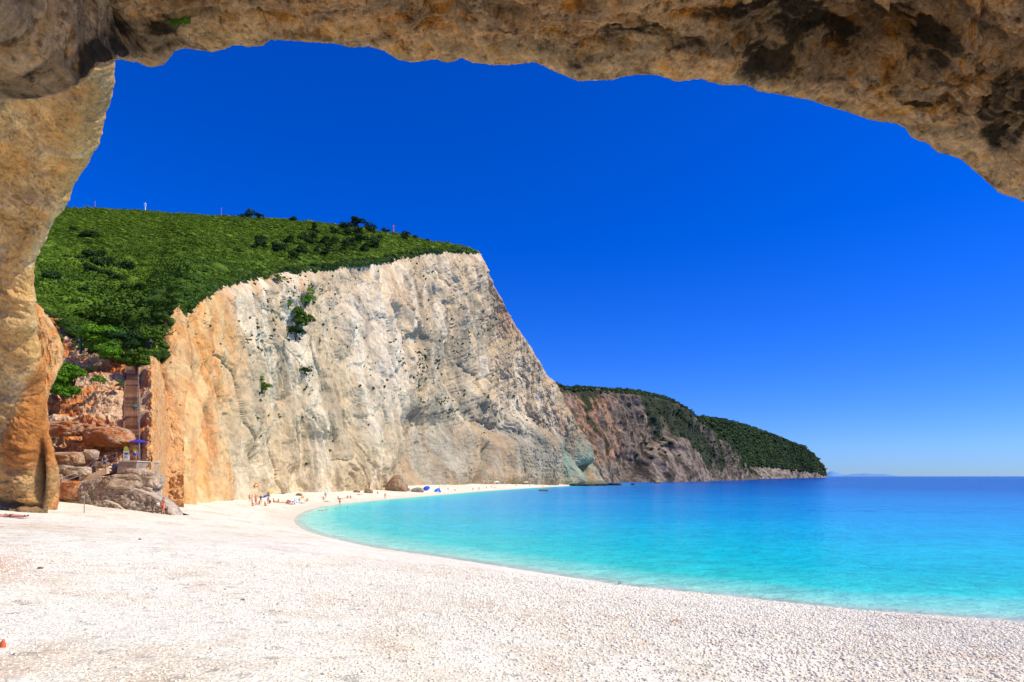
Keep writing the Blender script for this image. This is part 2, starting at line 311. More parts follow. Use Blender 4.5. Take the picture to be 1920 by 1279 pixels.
# big folds, vertical flutes, rough blocks
Q = P+np.stack([warp*14, warp*14, warp*6], -1)
big = fbm(Q, 0.018, 3, off=3, stretch=(1, 1, 0.55))
fl = fbm(Q, 0.075, 5, 0.55, off=8, stretch=(1, 1, 0.16), ridged=True)
fl2 = fbm(Q, 0.2, 4, 0.6, off=18, stretch=(1, 1, 0.28), ridged=True)
rough = fbm(P, 0.16, 6, 0.6, off=41)
w1, w2, wid = worley(Q, 0.07, stretch=(1, 1, 0.6)); crack = ss(w2-w1, 0.0, 0.12)
sm = 1-ss(py, 780, 850)*ss(px, 730, 780)     # smoother wave-worn faces low down on the right
amp = np.interp(Bc[:, 1], [95, 200, 420], [0.8, 0.9, 1.15])[:, None]
D = amp*(big*7.0+fl*3.3*(0.45+0.55*sm)+fl2*0.9*sm+rough*1.5*(0.7+0.3*sm)+0.5*fbm(P, 0.3, 5, 0.62, off=49, ridged=True)*(1-sm)*2+(wid-0.5)*1.2*sm-(1-crack)*0.7*sm+fbm(P, 0.5, 4, 0.65, off=47)*0.4)
# diagonal bedding on the right-hand part
bed = fbm(np.stack([px*0.018+py*0.03, px*0.002-py*0.005, 0*px], -1), 1.0, 5, 0.55, off=2, ridged=True)
D += bed*1.7*ss(px, 740, 880)*sm*amp
def blob(cx, cy, rx, ry, p=2.0, rot=0.0):
    c, s = math.cos(rot), math.sin(rot); u = ((px-cx)*c+(py-cy)*s)/rx; v = (-(px-cx)*s+(py-cy)*c)/ry
    return np.exp(-(np.abs(u)**p+np.abs(v)**p))
wob = fbm(P, 0.04, 2, off=77)*14
px0, py0 = px.copy(), py.copy(); px = px+wob; py = py+wob*0.7
feats = [(352, 740, 7, 45, -6, 3, 0.05), (340, 870, 8, 70, 1.6, 3, 0), (372, 850, 6, 80, -4, 3, 0.02), (470, 890, 11, 35, -8, 3, 0), (600, 640, 26, 70, -3, 2, 0), (560, 600, 22, 60, -3.5, 3, 0.1), (520, 590, 16, 60, -2.5, 3, -0.3),
         (640, 610, 14, 50, 3.5, 3, 0.1), (705, 590, 50, 60, 3.0, 3, 0.3), (735, 605, 8, 26, -6, 3, -0.2), (770, 640, 20, 18, -5, 3, -0.8), (690, 700, 36, 60, 4, 3, 0.2),
         (800, 845, 44, 75, -12, 5, 0.05), (745, 845, 12, 70, -9, 3, -0.05), (890, 800, 60, 55, 4, 3, 0.3), (896, 880, 9, 42, -26, 3, 0.25), (985, 868, 66, 50, 11, 5, 0.1), (860, 880, 30, 35, 4, 3, 0),
         (905, 790, 40, 28, -8, 4, 0.5), (960, 800, 60, 14, 6, 3, 0.45), (840, 720, 60, 60, -5, 3, 0.5), (1078, 860, 16, 42, -9, 3, -0.3), (1112, 893, 12, 20, -34, 4, 0), (1092, 892, 5, 30, 5, 3, -0.3), (1048, 880, 12, 40, -5, 3, 0),
         (880, 590, 16, 60, -4, 3, 0.2), (925, 620, 30, 40, -4, 3, 0.5), (640, 870, 30, 50, 3, 3, 0), (560, 860, 26, 60, -2.5, 3, 0.1), (700, 810, 34, 80, 4, 3, 0.1), (600, 790, 30, 30, 2.5, 3, 0)]
for cx, cy, rx, ry, dd, pw, rt in feats: D += dd*blob(cx, cy, rx, ry, pw, rt)*amp
D *= edge
D *= (0.55+0.45*ss(np.arange(NS)/NS, 0.1, 0.28))[:, None]
P = P+out[:, None]*D[..., None]
P[..., 2] += fbm(P, 0.22, 3, off=55)*1.0*ss(TT, 0.1, 0.3)*(TT < 1)
# colours of the rock itself
cream = (0.57, 0.43, 0.25); white = (0.75, 0.63, 0.43); grey = (0.29, 0.235, 0.155); orange = (0.72, 0.31, 0.07); tan_ = (0.55, 0.37, 0.22); dk = (0.13, 0.125, 0.08); rust = (0.55, 0.18, 0.06)
v1 = fbm(Q, 0.05, 5, 0.6, off=101, stretch=(1, 1, 0.25)); v2 = fbm(P, 0.12, 6, 0.65, off=120, stretch=(1, 1, 0.45)); v3 = fbm(P, 0.4, 5, 0.7, off=140)
col = mix(cream, white, ss(v1+v3*0.3, -0.1, 0.35))
col = mix(col, grey, ss(v2+0.35*v3, 0.02, 0.4)*(0.4+0.45*ss(px, 700, 860)))
# cream/white fall zone
fall = np.maximum(blob(680, 600, 75, 50, 3, 0.6), blob(705, 690, 42, 110, 3, -0.15)); col = mix(col, (0.76, 0.67, 0.52), fall*0.45)
# orange left
og = (1-ss(px0+v1*70, 385, 440)); col = mix(col, mix(orange, (0.74, 0.48, 0.21), ss(v2+v3*0.4, -0.35, 0.25)), og*0.9)
st = ss(fbm(Q, 0.16, 4, 0.6, off=200, stretch=(1, 1, 0.06)), 0.12, 0.4); col = mix(col, rust, st*og*0.65)
col = mix(col, orange, blob(500, 530, 90, 22, 2)*ss(v2, -0.1, 0.3)*0.7+blob(735, 560, 18, 40, 2)*0.4*ss(v3, -0.1, 0.2)); col = mix(col, rust, blob(945, 590, 40, 18, 2, 1.0)*0.45+blob(1075, 830, 50, 12, 2, 0.9)*0.6)
sk = fbm(Q, 0.11, 5, 0.62, off=222, stretch=(1, 1, 0.09)); col = mix(col, (0.30, 0.23, 0.15), ss(sk, 0.05, 0.35)*0.5*(1-og)); col = mix(col, (0.78, 0.68, 0.52), ss(-sk, 0.12, 0.4)*0.45*(1-og)*(1-ss(px, 760, 880)))
# grey lichened speckle
spk = ss(v3, 0.02, 0.25)*ss(v2, -0.35, 0.3); rgt = np.clip(ss(px, 740, 830)*0.85+blob(500, 680, 60, 60, 2)*0.5+blob(640, 760, 70, 70, 2)*0.35+blob(480, 590, 60, 50, 2)*0.25, 0, 1)
col = mix(col, (0.32, 0.27, 0.18), spk*rgt*0.65)
col = mix(col, dk, ss(fbm(P, 0.5, 4, 0.7, off=300)+0.5*fbm(P, 0.05, 3, off=310), 0.3, 0.52)*rgt*0.5)
low = ss(py, 770, 830)*ss(px, 730, 790); col = mix(col, mix((0.36, 0.24, 0.135), (0.28, 0.26, 0.20), ss(v1, -0.2, 0.3)), low*0.65)
gp = np.clip(blob(815, 765, 62, 32, 3, 0.1)+blob(895, 600, 52, 60, 3, 0.3)*0.8+blob(830, 660, 60, 38, 3, 0.6)*0.7+blob(900, 775, 60, 26, 3, 0.4)*0.8+blob(1000, 850, 60, 40, 3, 0.3)*0.8+blob(540, 700, 50, 50, 2)*0.35+blob(640, 780, 50, 60, 2)*0.4, 0, 1); col = mix(col, mix((0.19, 0.18, 0.125), (0.30, 0.265, 0.19), ss(v3, -0.15, 0.2)), gp*ss(v2+0.5*v3, -0.3, 0.1)*0.95)
teal = np.clip(blob(1085, 865, 45, 42, 3, 0.4)*ss(v2, -0.5, 0.2), 0, 1); col = mix(col, (0.10, 0.30, 0.24), teal*0.7)
wl = ss(P[..., 2], 5, 0.5)*ss(px, 1040, 1070); col = mix(col, (0.07, 0.11, 0.08), wl*0.8)
cliff = link('cliff', raw_mesh('cliff', P, grid_faces(*P.shape[:2]), [M_cliff], col)); tag(cliff, kind='structure')
CLIFF_P, CLIFF_PX, CLIFF_PY, CLIFF_T = P, px0, py0, TT
CLIFF_N = normals(P)
def cliff_pt(qx, qy):
    m = (CLIFF_T < 0.999) & (CLIFF_P[..., 1] < 505); a, b_ = topx(CLIFF_P); k = np.argmin(np.where(m, (a-qx)**2+(b_-qy)**2, 1e12)); return CLIFF_P.reshape(-1, 3)[k]

# ---------------------------------------------------------------- hill above the cliff
Lp = [(-260, 560, 122), (-60, 560, 120), (65, 576, 116), (130, 616, 110), (190, 664, 104.5), (225, 680, 101.5), (262, 680, 102), (285, 675, 103), (302, 655, 108), (316, 602, 111), (340, 572, 113.5), (400, 541, 139), (500, 518, 177), (600, 505, 206), (690, 493, 243), (745, 486, 297), (790, 474, 326), (840, 472.5, 353), (893, 476.5, 397)]
Kp = [(-260, 383, 440), (-80, 385, 440), (60, 389, 440), (110, 391, 435), (180, 392.5, 430), (220, 394, 430), (260, 396.5, 430), (290, 398, 430), (310, 400, 430), (330, 402, 425), (370, 404, 425), (430, 408, 420), (520, 412, 415), (600, 420, 410), (690, 432, 404), (745, 441, 402), (790, 450, 400), (845, 460, 400), (896, 473, 402)]
Lp = np.array(Lp, float); Kp = np.array(Kp, float); gs = np.concatenate([[0], np.cumsum(np.hypot(*np.diff(Lp[:, :2], axis=0).T))])
Lc = smooth1(resample(at(*Lp.T), gs, 420), 3); Kc = smooth1(resample(at(*Kp.T), gs, 420), 10)
t = np.linspace(0, 1, 300)**1.25
HP = Lc[:, None]*(1-t)[None, :, None]+Kc[:, None]*t[None, :, None]
HP[..., 2] += (fbm(HP, 0.02, 3, off=7)*5+fbm(HP, 0.08, 4, off=17)*1.2)*np.sin(np.pi*np.clip(t, 0, 1))[None]
e = np.linspace(0, 1, 12)[1:]
back = Kc[:, None]+np.stack([-30*e, 220*e, -60*e**1.5], -1)[None]; front = Lc[:, None]+np.array([-6, 2.5, -7.])[None, None]*np.array([1., .3])[None, :, None]
HPf = np.concatenate([front, HP, back], 1)
n1 = fbm(HPf, 0.05, 4, off=1)
hill = link('hill', raw_mesh('hill', HPf, grid_faces(*HPf.shape[:2]), [M_gully], mix((0.06, 0.11, 0.012), (0.16, 0.15, 0.04), ss(n1, 0.1, 0.6)))); tag(hill, kind='structure')

# ---------------------------------------------------------------- gully slope with the path
def gully_Y(py):
    py = np.asarray(py, float)
    up = -58.48/((HOR-np.minimum(py, 868))/F-0.7614)
    lo = np.interp(py, [868, 885, 900, 925, 945, 975, 1000], [79, 77.5, 76.5, 75, 74, 73, 72])
    return np.where(py < 868, up, lo)
gx = np.linspace(20, 345, 330); gy = np.linspace(1005, 560, 420); GX, GY = np.meshgrid(gx, gy, indexing='ij')
GD = gully_Y(GY)+np.interp(GX, [20, 90, 235, 262, 300, 345], [3, 1, 0.6, 0.7, -1.5, 5])*ss(GY, 900, 860)+ss(GX, 283, 318)*14
edg = np.interp(GX, [60, 130, 190, 225, 262, 290, 320], [576, 616, 664, 682, 682, 670, 600]); GD = GD+14*ss(edg-GY, 0, 26)
P = at(GX, GY, GD); off_st = np.clip(np.abs(GX-250)/14-1, 0, 1)*np.where(GY < 880, 1, ss(GX, 20, 21))
w1, w2, wid = worley(P, 0.5, stretch=(1, 1, 1.6)); v = fbm(P, 0.3, 5, 0.6, off=5)
lump = fbm(P, 0.13, 4, off=15)*2.2+v*1.2+(wid-0.5)*0.4+0.7*fbm(P, 0.8, 5, 0.62, off=66, ridged=True, stretch=(1, 1, 1.7))
lump += 0.9*(np.abs(((P[..., 2]*0.28+fbm(P, 0.1, 3)*0.8) % 1)-0.5)*2-0.5)
P[..., 2] -= np.clip(edg-8-GY, 0, 80)*0.35
P = P+np.stack([0.3*lump, -0.7*lump, 0.55*lump], -1)*off_st[..., None]*np.where(off_st > 0, 1, 0)[..., None]
v2 = fbm(P, 0.9, 5, 0.65, off=25); v1 = fbm(P, 0.16, 3, off=35)
col = mix((0.74, 0.48, 0.27), (0.72, 0.25, 0.07), ss(v1+0.4*v2, -0.15, 0.2)*ss(GY, 900, 800))
col = mix(col, (0.28, 0.22, 0.16), ss(v2, 0.1, 0.4)*0.7); col = mix(col, (0.65, 0.5, 0.36), ss(v2, -0.1, -0.4)*0.6); col = mix(col, (0.74, 0.38, 0.13), ss(GX, 272, 285)*0.7)
gully = link('slope', raw_mesh('slope', P, grid_faces(*P.shape[:2]), [M_gully], col)); tag(gully, kind='structure')
GULLY = P
def gully_pt(qx, qy):
    a, b_ = topx(GULLY); k = np.argmin((a-qx)**2+(b_-qy)**2); return GULLY.reshape(-1, 3)[k]

# ---------------------------------------------------------------- left cave wall and the orange crag behind it
def side_rock(name, rows, mat, ncol, colf, back, seed, amp=1.0, nr=520, nc=330):
    """rows: (py, left px, right px, depth left, depth right)"""
    R0 = np.array(rows[::-1], float); pyq = np.linspace(R0[0, 0], R0[-1, 0], nr)
    xl, xr, dl, dr = [np.interp(pyq, R0[:, 0], R0[:, k]) for k in (1, 2, 3, 4)]
    xn = fbm(np.stack([pyq*0.05, 0*pyq, 0*pyq], -1), 1, 4, 0.6, off=seed)*5; xr = smooth1(xr, 12)
    u = np.linspace(0, 1, nc); PX = xl[:, None]*(1-u)+xr[:, None]*u+xn[:, None]*u**24; DD = dl[:, None]*(1-u)+dr[:, None]*u; PY = np.broadcast_to(pyq[:, None], PX.shape)
    DD = DD-2.0*np.sqrt(np.clip(1-(2*u-1.0)**4, 0, 1))[None]
    P = at(PX, PY, DD); n = normals(P); n *= np.sign(-(n*P).sum(-1))[..., None]
    ed = ss(1-u, 0, 0.1)[None]*0.8+0.2
    D = colf(P, PX, PY, 'd')*ed*amp
    P2 = P+n*D[..., None]
    e = np.linspace(0, 1, 16)[1:]; bk = P2[:, -1:]+np.array(back)[None, None]*e[None, :, None]+np.array([[0.25, 0, 0]])[None]*np.sin(e*np.pi)[None, :, None]
    PP = np.concatenate([P2, bk], 1); c = colf(P2, PX, PY, 'c'); c = np.concatenate([c, np.repeat(c[:, -1:], 15, 1)], 1)
    return link(name, raw_mesh(name, PP, grid_faces(*PP.shape[:2]), [mat], c))
def wall_f(P, PX, PY, what):
    Q = P+fbm(P, 0.12, 3, off=3)[..., None]*2.0
    Q = np.stack([Q[..., 0]*0.75+Q[..., 2]*0.65, Q[..., 1], (-Q[..., 0]*0.65+Q[..., 2]*0.75)*0.4], -1)
    if what == 'd':
        w1, w2, wid = worley(Q, 0.22)
        return fbm(P, 0.1, 3, off=60)*1.6+fbm(Q, 0.35, 6, 0.62, off=61, ridged=True)*0.85+(wid-0.5)*0.3+fbm(Q, 1.6, 5, 0.65, off=64, ridged=True)*0.34-1.6*np.exp(-((PX-78)/9)**2-((PY-880)/70)**4)-1.0*np.exp(-((PY-938-0.15*PX)/5)**2)*(PX < 80)
    v1 = fbm(Q, 0.3, 4, 0.6, off=70); v2 = fbm(P, 1.1, 5, 0.65, off=71); v0 = fbm(P, 0.09, 3, off=72)
    c = mix((0.86, 0.50, 0.17), (0.94, 0.67, 0.31), ss(v1, -0.2, 0.3)); c = mix(c, (0.55, 0.29, 0.11), ss(v0, 0.0, 0.35)*0.6)
    c = mix(c, (0.13, 0.10, 0.065), ss(v2*0.6+v1*0.8, 0.22, 0.5)*0.75); c = mix(c, (0.45, 0.33, 0.2), ss(v2, 0.05, 0.3)*0.25)
    c = mix(c, (0.62, 0.22, 0.045), ss(PX-(88-0.55*np.clip(PY-620, 0, 200)*0.6)+v1*25, -8, 14)*ss(PY, 430, 520)*(1-ss(PY, 850, 900))*0.85)
    c = mix(c, (0.05, 0.055, 0.035), np.exp(-((PX-78+v1*8)/7)**2-((PY-890)/62)**4)*0.9)  # crevice shade painted dark over its recess
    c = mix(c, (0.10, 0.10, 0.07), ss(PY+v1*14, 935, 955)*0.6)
    return c
rowsW = [(985, -330, 84, 60, 53), (955, -330, 86, 60, 53), (930, -330, 100, 60, 53), (890, -330, 108, 59, 52.5), (850, -330, 98, 58, 52), (800, -330, 86, 57, 51.5), (740, -330, 78, 56, 51), (690, -330, 84, 55, 50), (640, -330, 72, 54, 49), (600, -330, 66, 53, 48), (560, -330, 63, 52, 47.5), (530, -330, 61, 52, 47), (490, -330, 64, 51, 46.5), (470, -330, 74, 51, 46), (440, -330, 90, 50, 45.5),
         (410, -330, 106, 50, 45), (390, -330, 119, 49, 44.5), (350, -330, 134, 48, 44), (322, -330, 148, 47, 43.5), (300, -330, 166, 46, 43), (262, -330, 181, 45, 42), (210, -330, 193, 44, 41), (180, -330, 206, 43, 40), (120, -330, 209, 42, 38), (40, -330, 212, 40, 36), (-100, -330, 240, 36, 33)]
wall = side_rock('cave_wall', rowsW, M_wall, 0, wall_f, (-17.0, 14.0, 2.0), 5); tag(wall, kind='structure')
def crag_f(P, PX, PY, what):
    Q = np.stack([P[..., 0], P[..., 1], P[..., 2]*0.35], -1)
    if what == 'd': return fbm(P, 0.12, 3, off=80)*0.8+fbm(Q, 0.4, 6, 0.62, off=81, ridged=True)*0.7-0.4
    v1 = fbm(Q, 0.35, 5, 0.6, off=90); v2 = fbm(P, 1.0, 5, 0.65, off=91)
    c = mix((0.80, 0.48, 0.2), (0.76, 0.26, 0.045), ss(v1, -0.2, 0.2)); c = mix(c, (0.72, 0.5, 0.3), ss(v2, 0.05, 0.35)*0.6)
    return mix(c, (0.25, 0.11, 0.05), ss(v2+v1*0.5, 0.25, 0.5)*0.6)
rowsC = [(985, -20, 100, 60, 60), (950, -20, 108, 60, 60), (900, -20, 112, 61, 61), (860, -20, 96, 62, 62), (800, -20, 92, 63, 63), (760, -20, 88, 64, 64), (740, -20, 92, 65, 64), (700, -20, 110, 66, 65), (680, -20, 122, 66, 66), (655, -20, 120, 67, 66), (630, -20, 113, 68, 67), (600, -20, 96, 69, 68), (575, -20, 76, 70, 69), (560, -20, 60, 70, 70), (540, -20, 30, 71, 71)]
crag = side_rock('crag', rowsC, M_wall, 0, crag_f, (-13.0, 12.0, 0.0), 9, 1.0, 300, 200); tag(crag, kind='structure')

# ---------------------------------------------------------------- cave roof: a rock arch round the viewer
rim = [(-520, 1560, 5.2), (-500, 1200, 5.2), (-470, 900, 5.1), (-420, 650, 5.0), (-330, 450, 5.0), (-200, 300, 5.0), (-80, 215, 5.0), (0, 186, 5.0), (60, 187, 5.0), (100, 176, 5.0), (135, 163, 5.0), (165, 142, 5.1), (190, 124, 5.3), (212, 112, 5.6), (235, 107, 6.1), (262, 112, 6.5), (292, 124, 6.6), (312, 110, 6.6), (326, 96, 6.6), (348, 90, 6.6), (400, 98, 6.6), (425, 92, 6.6), (442, 84, 6.6), (470, 88, 6.6), (498, 87, 6.6), (512, 75, 6.6), (560, 77, 6.6), (600, 80, 6.6), (630, 82, 6.6),
       (662, 90, 6.6), (690, 87, 6.6), (722, 96, 6.6), (745, 112, 6.6), (768, 117, 6.6), (800, 112, 6.6), (818, 111, 6.6), (836, 118, 6.6), (865, 108, 6.6), (885, 117, 6.6), (920, 122, 6.6), (965, 121, 6.6), (1000, 116, 6.6), (1018, 122, 6.6), (1040, 134, 6.6), (1085, 152, 6.6), (1150, 150, 6.6), (1170, 143, 6.6), (1200, 140, 6.6), (1230, 141, 6.6), (1268, 153, 6.6), (1310, 148, 6.6), (1350, 160, 6.6), (1400, 159, 6.6),
       (1420, 172, 6.6), (1470, 179, 6.6), (1520, 187, 6.6), (1560, 200, 6.6), (1610, 214, 6.6), (1645, 226, 6.6), (1690, 232, 6.6), (1712, 242, 6.6), (1725, 258, 6.6), (1760, 270, 6.6), (1775, 285, 6.6), (1820, 300, 6.6), (1850, 330, 6.6), (1880, 362, 6.6), (1905, 373, 6.6), (1922, 380, 6.6), (1990, 440, 6.5), (2080, 540, 6.4), (2170, 700, 6.3), (2230, 900, 6.2), (2260, 1200, 6.2), (2280, 1500, 6.2)]
rm = np.array(rim, float); gsr = np.concatenate([[0], np.cumsum(np.hypot(*np.diff(rm[:, :2], axis=0).T))])
# denser sampling inside the frame
qd = np.concatenate([np.linspace(0, gsr[7]-40, 90, endpoint=False), np.linspace(gsr[7]-40, gsr[-7]+40, 1500, endpoint=False), np.linspace(gsr[-7]+40, gsr[-1], 90)])
RP = np.stack([np.interp(qd, gsr, rm[:, k]) for k in range(3)], 1)
KR = 0.76; RW = at(RP[:, 0], RP[:, 1], RP[:, 2]*KR); RW[:, 1] += fbm(RW, 0.8, 3, off=4)*0.25
o = RW[:, [0, 2]]-np.array([0, CZ-0.5]); o /= np.linalg.norm(o, axis=1)[:, None]; o[:, 1] = np.maximum(o[:, 1], 0.0)
sec = [(0, 0), (-0.12, 0.03), (-0.35, 0.16), (-0.8, 0.42), (-1.3, 0.62), (-2.2, 0.85), (-3, 1.0), (-4, 1.1), (-4.6, 1.2), (-4.8, 2.2), (-3.8, 2.6), (-2.6, 2.7), (-0.8, 2.6), (-0.1, 1.6), (0.25, 1.0), (0.22, 0.35), (0.1, 0.06)]
se = np.array(sec, float)*KR; dens = [4, 50, 80, 60, 40, 16, 14, 6, 5, 6, 6, 8, 10, 16, 20, 24, 12]
sv = []
for k in range(len(se)):
    a = se[k]; b2 = se[(k+1) % len(se)]
    for j in range(dens[k]): sv.append(a+(b2-a)*j/dens[k])
sv = np.array(sv)
for _ in range(3): sv[1:-1] = (sv[:-2]+2*sv[1:-1]+sv[2:])/4
P = np.zeros((len(RW), len(sv), 3)); P[..., 0] = RW[:, None, 0]+o[:, None, 0]*sv[None, :, 1]; P[..., 2] = RW[:, None, 2]+o[:, None, 1]*sv[None, :, 1]; P[..., 1] = RW[:, None, 1]+sv[None, :, 0]
du = np.gradient(P, axis=0); dv = np.roll(P, -1, 1)-np.roll(P, 1, 1); n = np.cross(du, dv); n /= np.maximum(np.linalg.norm(n, axis=-1), 1e-9)[..., None]
cen = P.mean(1, keepdims=True)
if ((P-cen)*n).sum() < 0: n = -n
px, py = topx(P)
dr = np.hypot(sv[:, 0], sv[:, 1]); ed = (0.1+0.9*ss(dr, 0.02, 0.5))[None]; PW = P; P = P/KR
Q = P+fbm(P, 0.7, 3, off=9)[..., None]*0.35; Qs = np.stack([Q[..., 0]*0.55, Q[..., 1]*1.2, Q[..., 2]*1.2], -1)
rg = fbm(Qs, 1.5, 5, 0.55, off=12, ridged=True); bill = np.abs(fbm(Q, 1.1, 3, 0.5, off=22)); f1 = fbm(P, 0.5, 3, off=32); f2 = fbm(Qs, 5.0, 5, 0.62, off=42)
w1, w2, wid = worley(Qs, 1.3); w1b, w2b, _ = worley(Qs, 3.4, off=5)
scal = ss(1-px/420.0, 0, 0.5)                              # scalloped hollows at the near left
sm_l = 1-0.6*scal
rg2 = fbm(Qs, 4.2, 6, 0.62, off=62, ridged=True); pit = worley(Qs, 7.0, off=9)[0]; rg3 = fbm(Q, 11.0, 3, 0.6, off=72, ridged=True)
el_ = ss(dr, 0.05, 1.1)[None]
shf = (dr[None]*2.6+f1*1.1+0.35*fbm(Qs, 1.2, 3, off=91)) % 1.0; shf = np.where(shf < 0.75, shf/0.75, (1-shf)/0.25)
D = ed*(f1*0.5*el_+(shf-0.5)*0.3*el_+rg*0.2*sm_l*(0.35+0.65*el_)-bill*0.12+(ss(wid+0.3*f1, 0.35, 0.6)-0.5)*0.16*sm_l+f2*0.06+scal*(w1*0.42)-0.03*w1b+rg2*0.085*sm_l+rg3*0.022+pit*0.03)+0.012*rg3
D += ed*(-0.35)*np.exp(-(np.abs((px-1560)/170)**4+np.abs((py-80)/60)**4))*1.0
P2 = PW+n*(D*KR)[..., None]
fr = (PW[..., 1] > RW[:, None, 1]-1.6); _, yy = topx(P2); act = np.where(fr, yy, -1e9).max(1); want = RP[:, 1]+4.5*fbm(np.stack([RP[:, 0]*0.09, 0*RP[:, 0], 0*RP[:, 0]], -1), 1, 4, 0.7)
dl = smooth1(np.clip(act-want, -60, 60), 4)*ss(RP[:, 0], -60, 20)*(1-ss(RP[:, 0], 1900, 1990)); P2[..., 2] += (dl/F*RW[:, 1])[:, None]
v1 = fbm(Qs, 0.9, 4, 0.6, off=50); v2 = fbm(Qs, 3.2, 5, 0.65, off=51); v3 = fbm(P, 0.45, 2, off=52)
col = mix((0.93, 0.40, 0.06), (0.97, 0.60, 0.18), ss(v1+0.3*v2, -0.15, 0.35)); col = mix(col, (0.24, 0.13, 0.06), ss(v2+0.4*v1, 0.1, 0.42)*0.7)
col = mix(col, (0.88, 0.56, 0.27), scal*0.6*ss(v1, -0.3, 0.2))
col = mix(col, (0.96, 0.60, 0.20), np.exp(-(dr/0.2)**2)[None]*0.5); col = mix(col, (0.13, 0.06, 0.02), ss(-rg2+0.5*v2, 0.0, 0.42)*0.7); vein = fbm(Qs, 2.2, 6, 0.66, off=95, ridged=True); col = mix(col, (0.10, 0.06, 0.03), ss(vein, 0.42, 0.72)*0.7); col = mix(col, (0.13, 0.085, 0.045), ss(0.32-shf, 0, 0.3)*0.55*el_*(1-scal)); col = mix(col, (0.95, 0.74, 0.45), ss(rg2+rg3*0.5, 0.35, 0.8)*0.5)  # rim highlight and relief shading painted in: dark hollows and shelf recesses, pale crests
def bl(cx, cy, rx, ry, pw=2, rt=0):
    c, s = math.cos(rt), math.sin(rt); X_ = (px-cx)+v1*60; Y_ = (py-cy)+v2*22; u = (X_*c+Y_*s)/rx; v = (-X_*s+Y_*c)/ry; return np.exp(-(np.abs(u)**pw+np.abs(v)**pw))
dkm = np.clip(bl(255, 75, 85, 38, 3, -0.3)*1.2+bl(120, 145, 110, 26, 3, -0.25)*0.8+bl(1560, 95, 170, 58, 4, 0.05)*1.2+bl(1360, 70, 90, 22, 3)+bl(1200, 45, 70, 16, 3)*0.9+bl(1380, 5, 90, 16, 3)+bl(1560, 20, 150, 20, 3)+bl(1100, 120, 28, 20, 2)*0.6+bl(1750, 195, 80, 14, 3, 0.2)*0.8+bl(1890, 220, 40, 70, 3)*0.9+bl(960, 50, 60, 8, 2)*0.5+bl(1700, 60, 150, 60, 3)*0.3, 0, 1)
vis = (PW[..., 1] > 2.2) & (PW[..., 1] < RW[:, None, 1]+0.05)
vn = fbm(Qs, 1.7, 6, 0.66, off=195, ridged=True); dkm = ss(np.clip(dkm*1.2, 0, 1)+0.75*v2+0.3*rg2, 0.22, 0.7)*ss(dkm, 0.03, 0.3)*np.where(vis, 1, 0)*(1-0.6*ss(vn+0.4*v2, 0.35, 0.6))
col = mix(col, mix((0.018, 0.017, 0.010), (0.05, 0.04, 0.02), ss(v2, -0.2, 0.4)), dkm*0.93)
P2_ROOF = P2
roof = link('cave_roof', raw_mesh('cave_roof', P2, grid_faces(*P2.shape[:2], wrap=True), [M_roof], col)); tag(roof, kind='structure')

# ---------------------------------------------------------------- headlands beyond the bay
def headland(name, cols, ext, seed, amp, colf, ns=500, ntt=220):
    c = np.array(cols, float); B = np.stack([(c[:, 0]-960)/F*c[:, 1], c[:, 1], np.full(len(c), -4.0)], 1); T = at(c[:, 2], c[:, 3], c[:, 4])
    g = np.concatenate([[0], np.cumsum(np.hypot(c[1:, 2]-c[:-1, 2], c[1:, 3]-c[:-1, 3])+4)])
    Bc = smooth1(resample(B, g, ns), 12); Tc = smooth1(resample(T, g, ns), 3); t = np.linspace(0, 1, ntt)
    P = Bc[:, None]*(1-t)[None, :, None]+Tc[:, None]*t[None, :, None]
    e = np.linspace(0, 1, 10)[1:]; P = np.concatenate([P, Tc[:, None]+np.array(ext)[None, None]*np.stack([e, e, e**1.5], -1)[None]], 1)
    TT = np.broadcast_to(np.concatenate([t, 1+e]), P.shape[:2]); tn = np.gradient(Bc, axis=0); out = np.stack([tn[:, 1], -tn[:, 0], 0*tn[:, 0]], 1); out /= np.linalg.norm(out, axis=1)[:, None]
    px, py = topx(P); ed = np.where(TT > 1, 0.2, ss(1-TT, 0, 0.08)*0.8+0.2)
    sc = 0.5/amp
    Q = P+fbm(P, 0.02*sc*2, 3)[..., None]*amp
    D = fbm(Q, 0.03*sc*2, 4, 0.55, off=seed, stretch=(1, 1, 0.5))*amp*2.4+fbm(Q, 0.07*sc*2, 5, 0.6, off=seed+9, ridged=True, stretch=(1, 1, 0.45))*amp*2.3+fbm(P, 0.25*sc*2, 4, 0.6, off=seed+3)*amp*0.9
    D2, colr = colf(P, px, py, amp); P = P+out[:, None]*((D+D2)*ed)[..., None]
    return link(name, raw_mesh(name, P, grid_faces(*P.shape[:2]), [M_head], colr)), P, TT
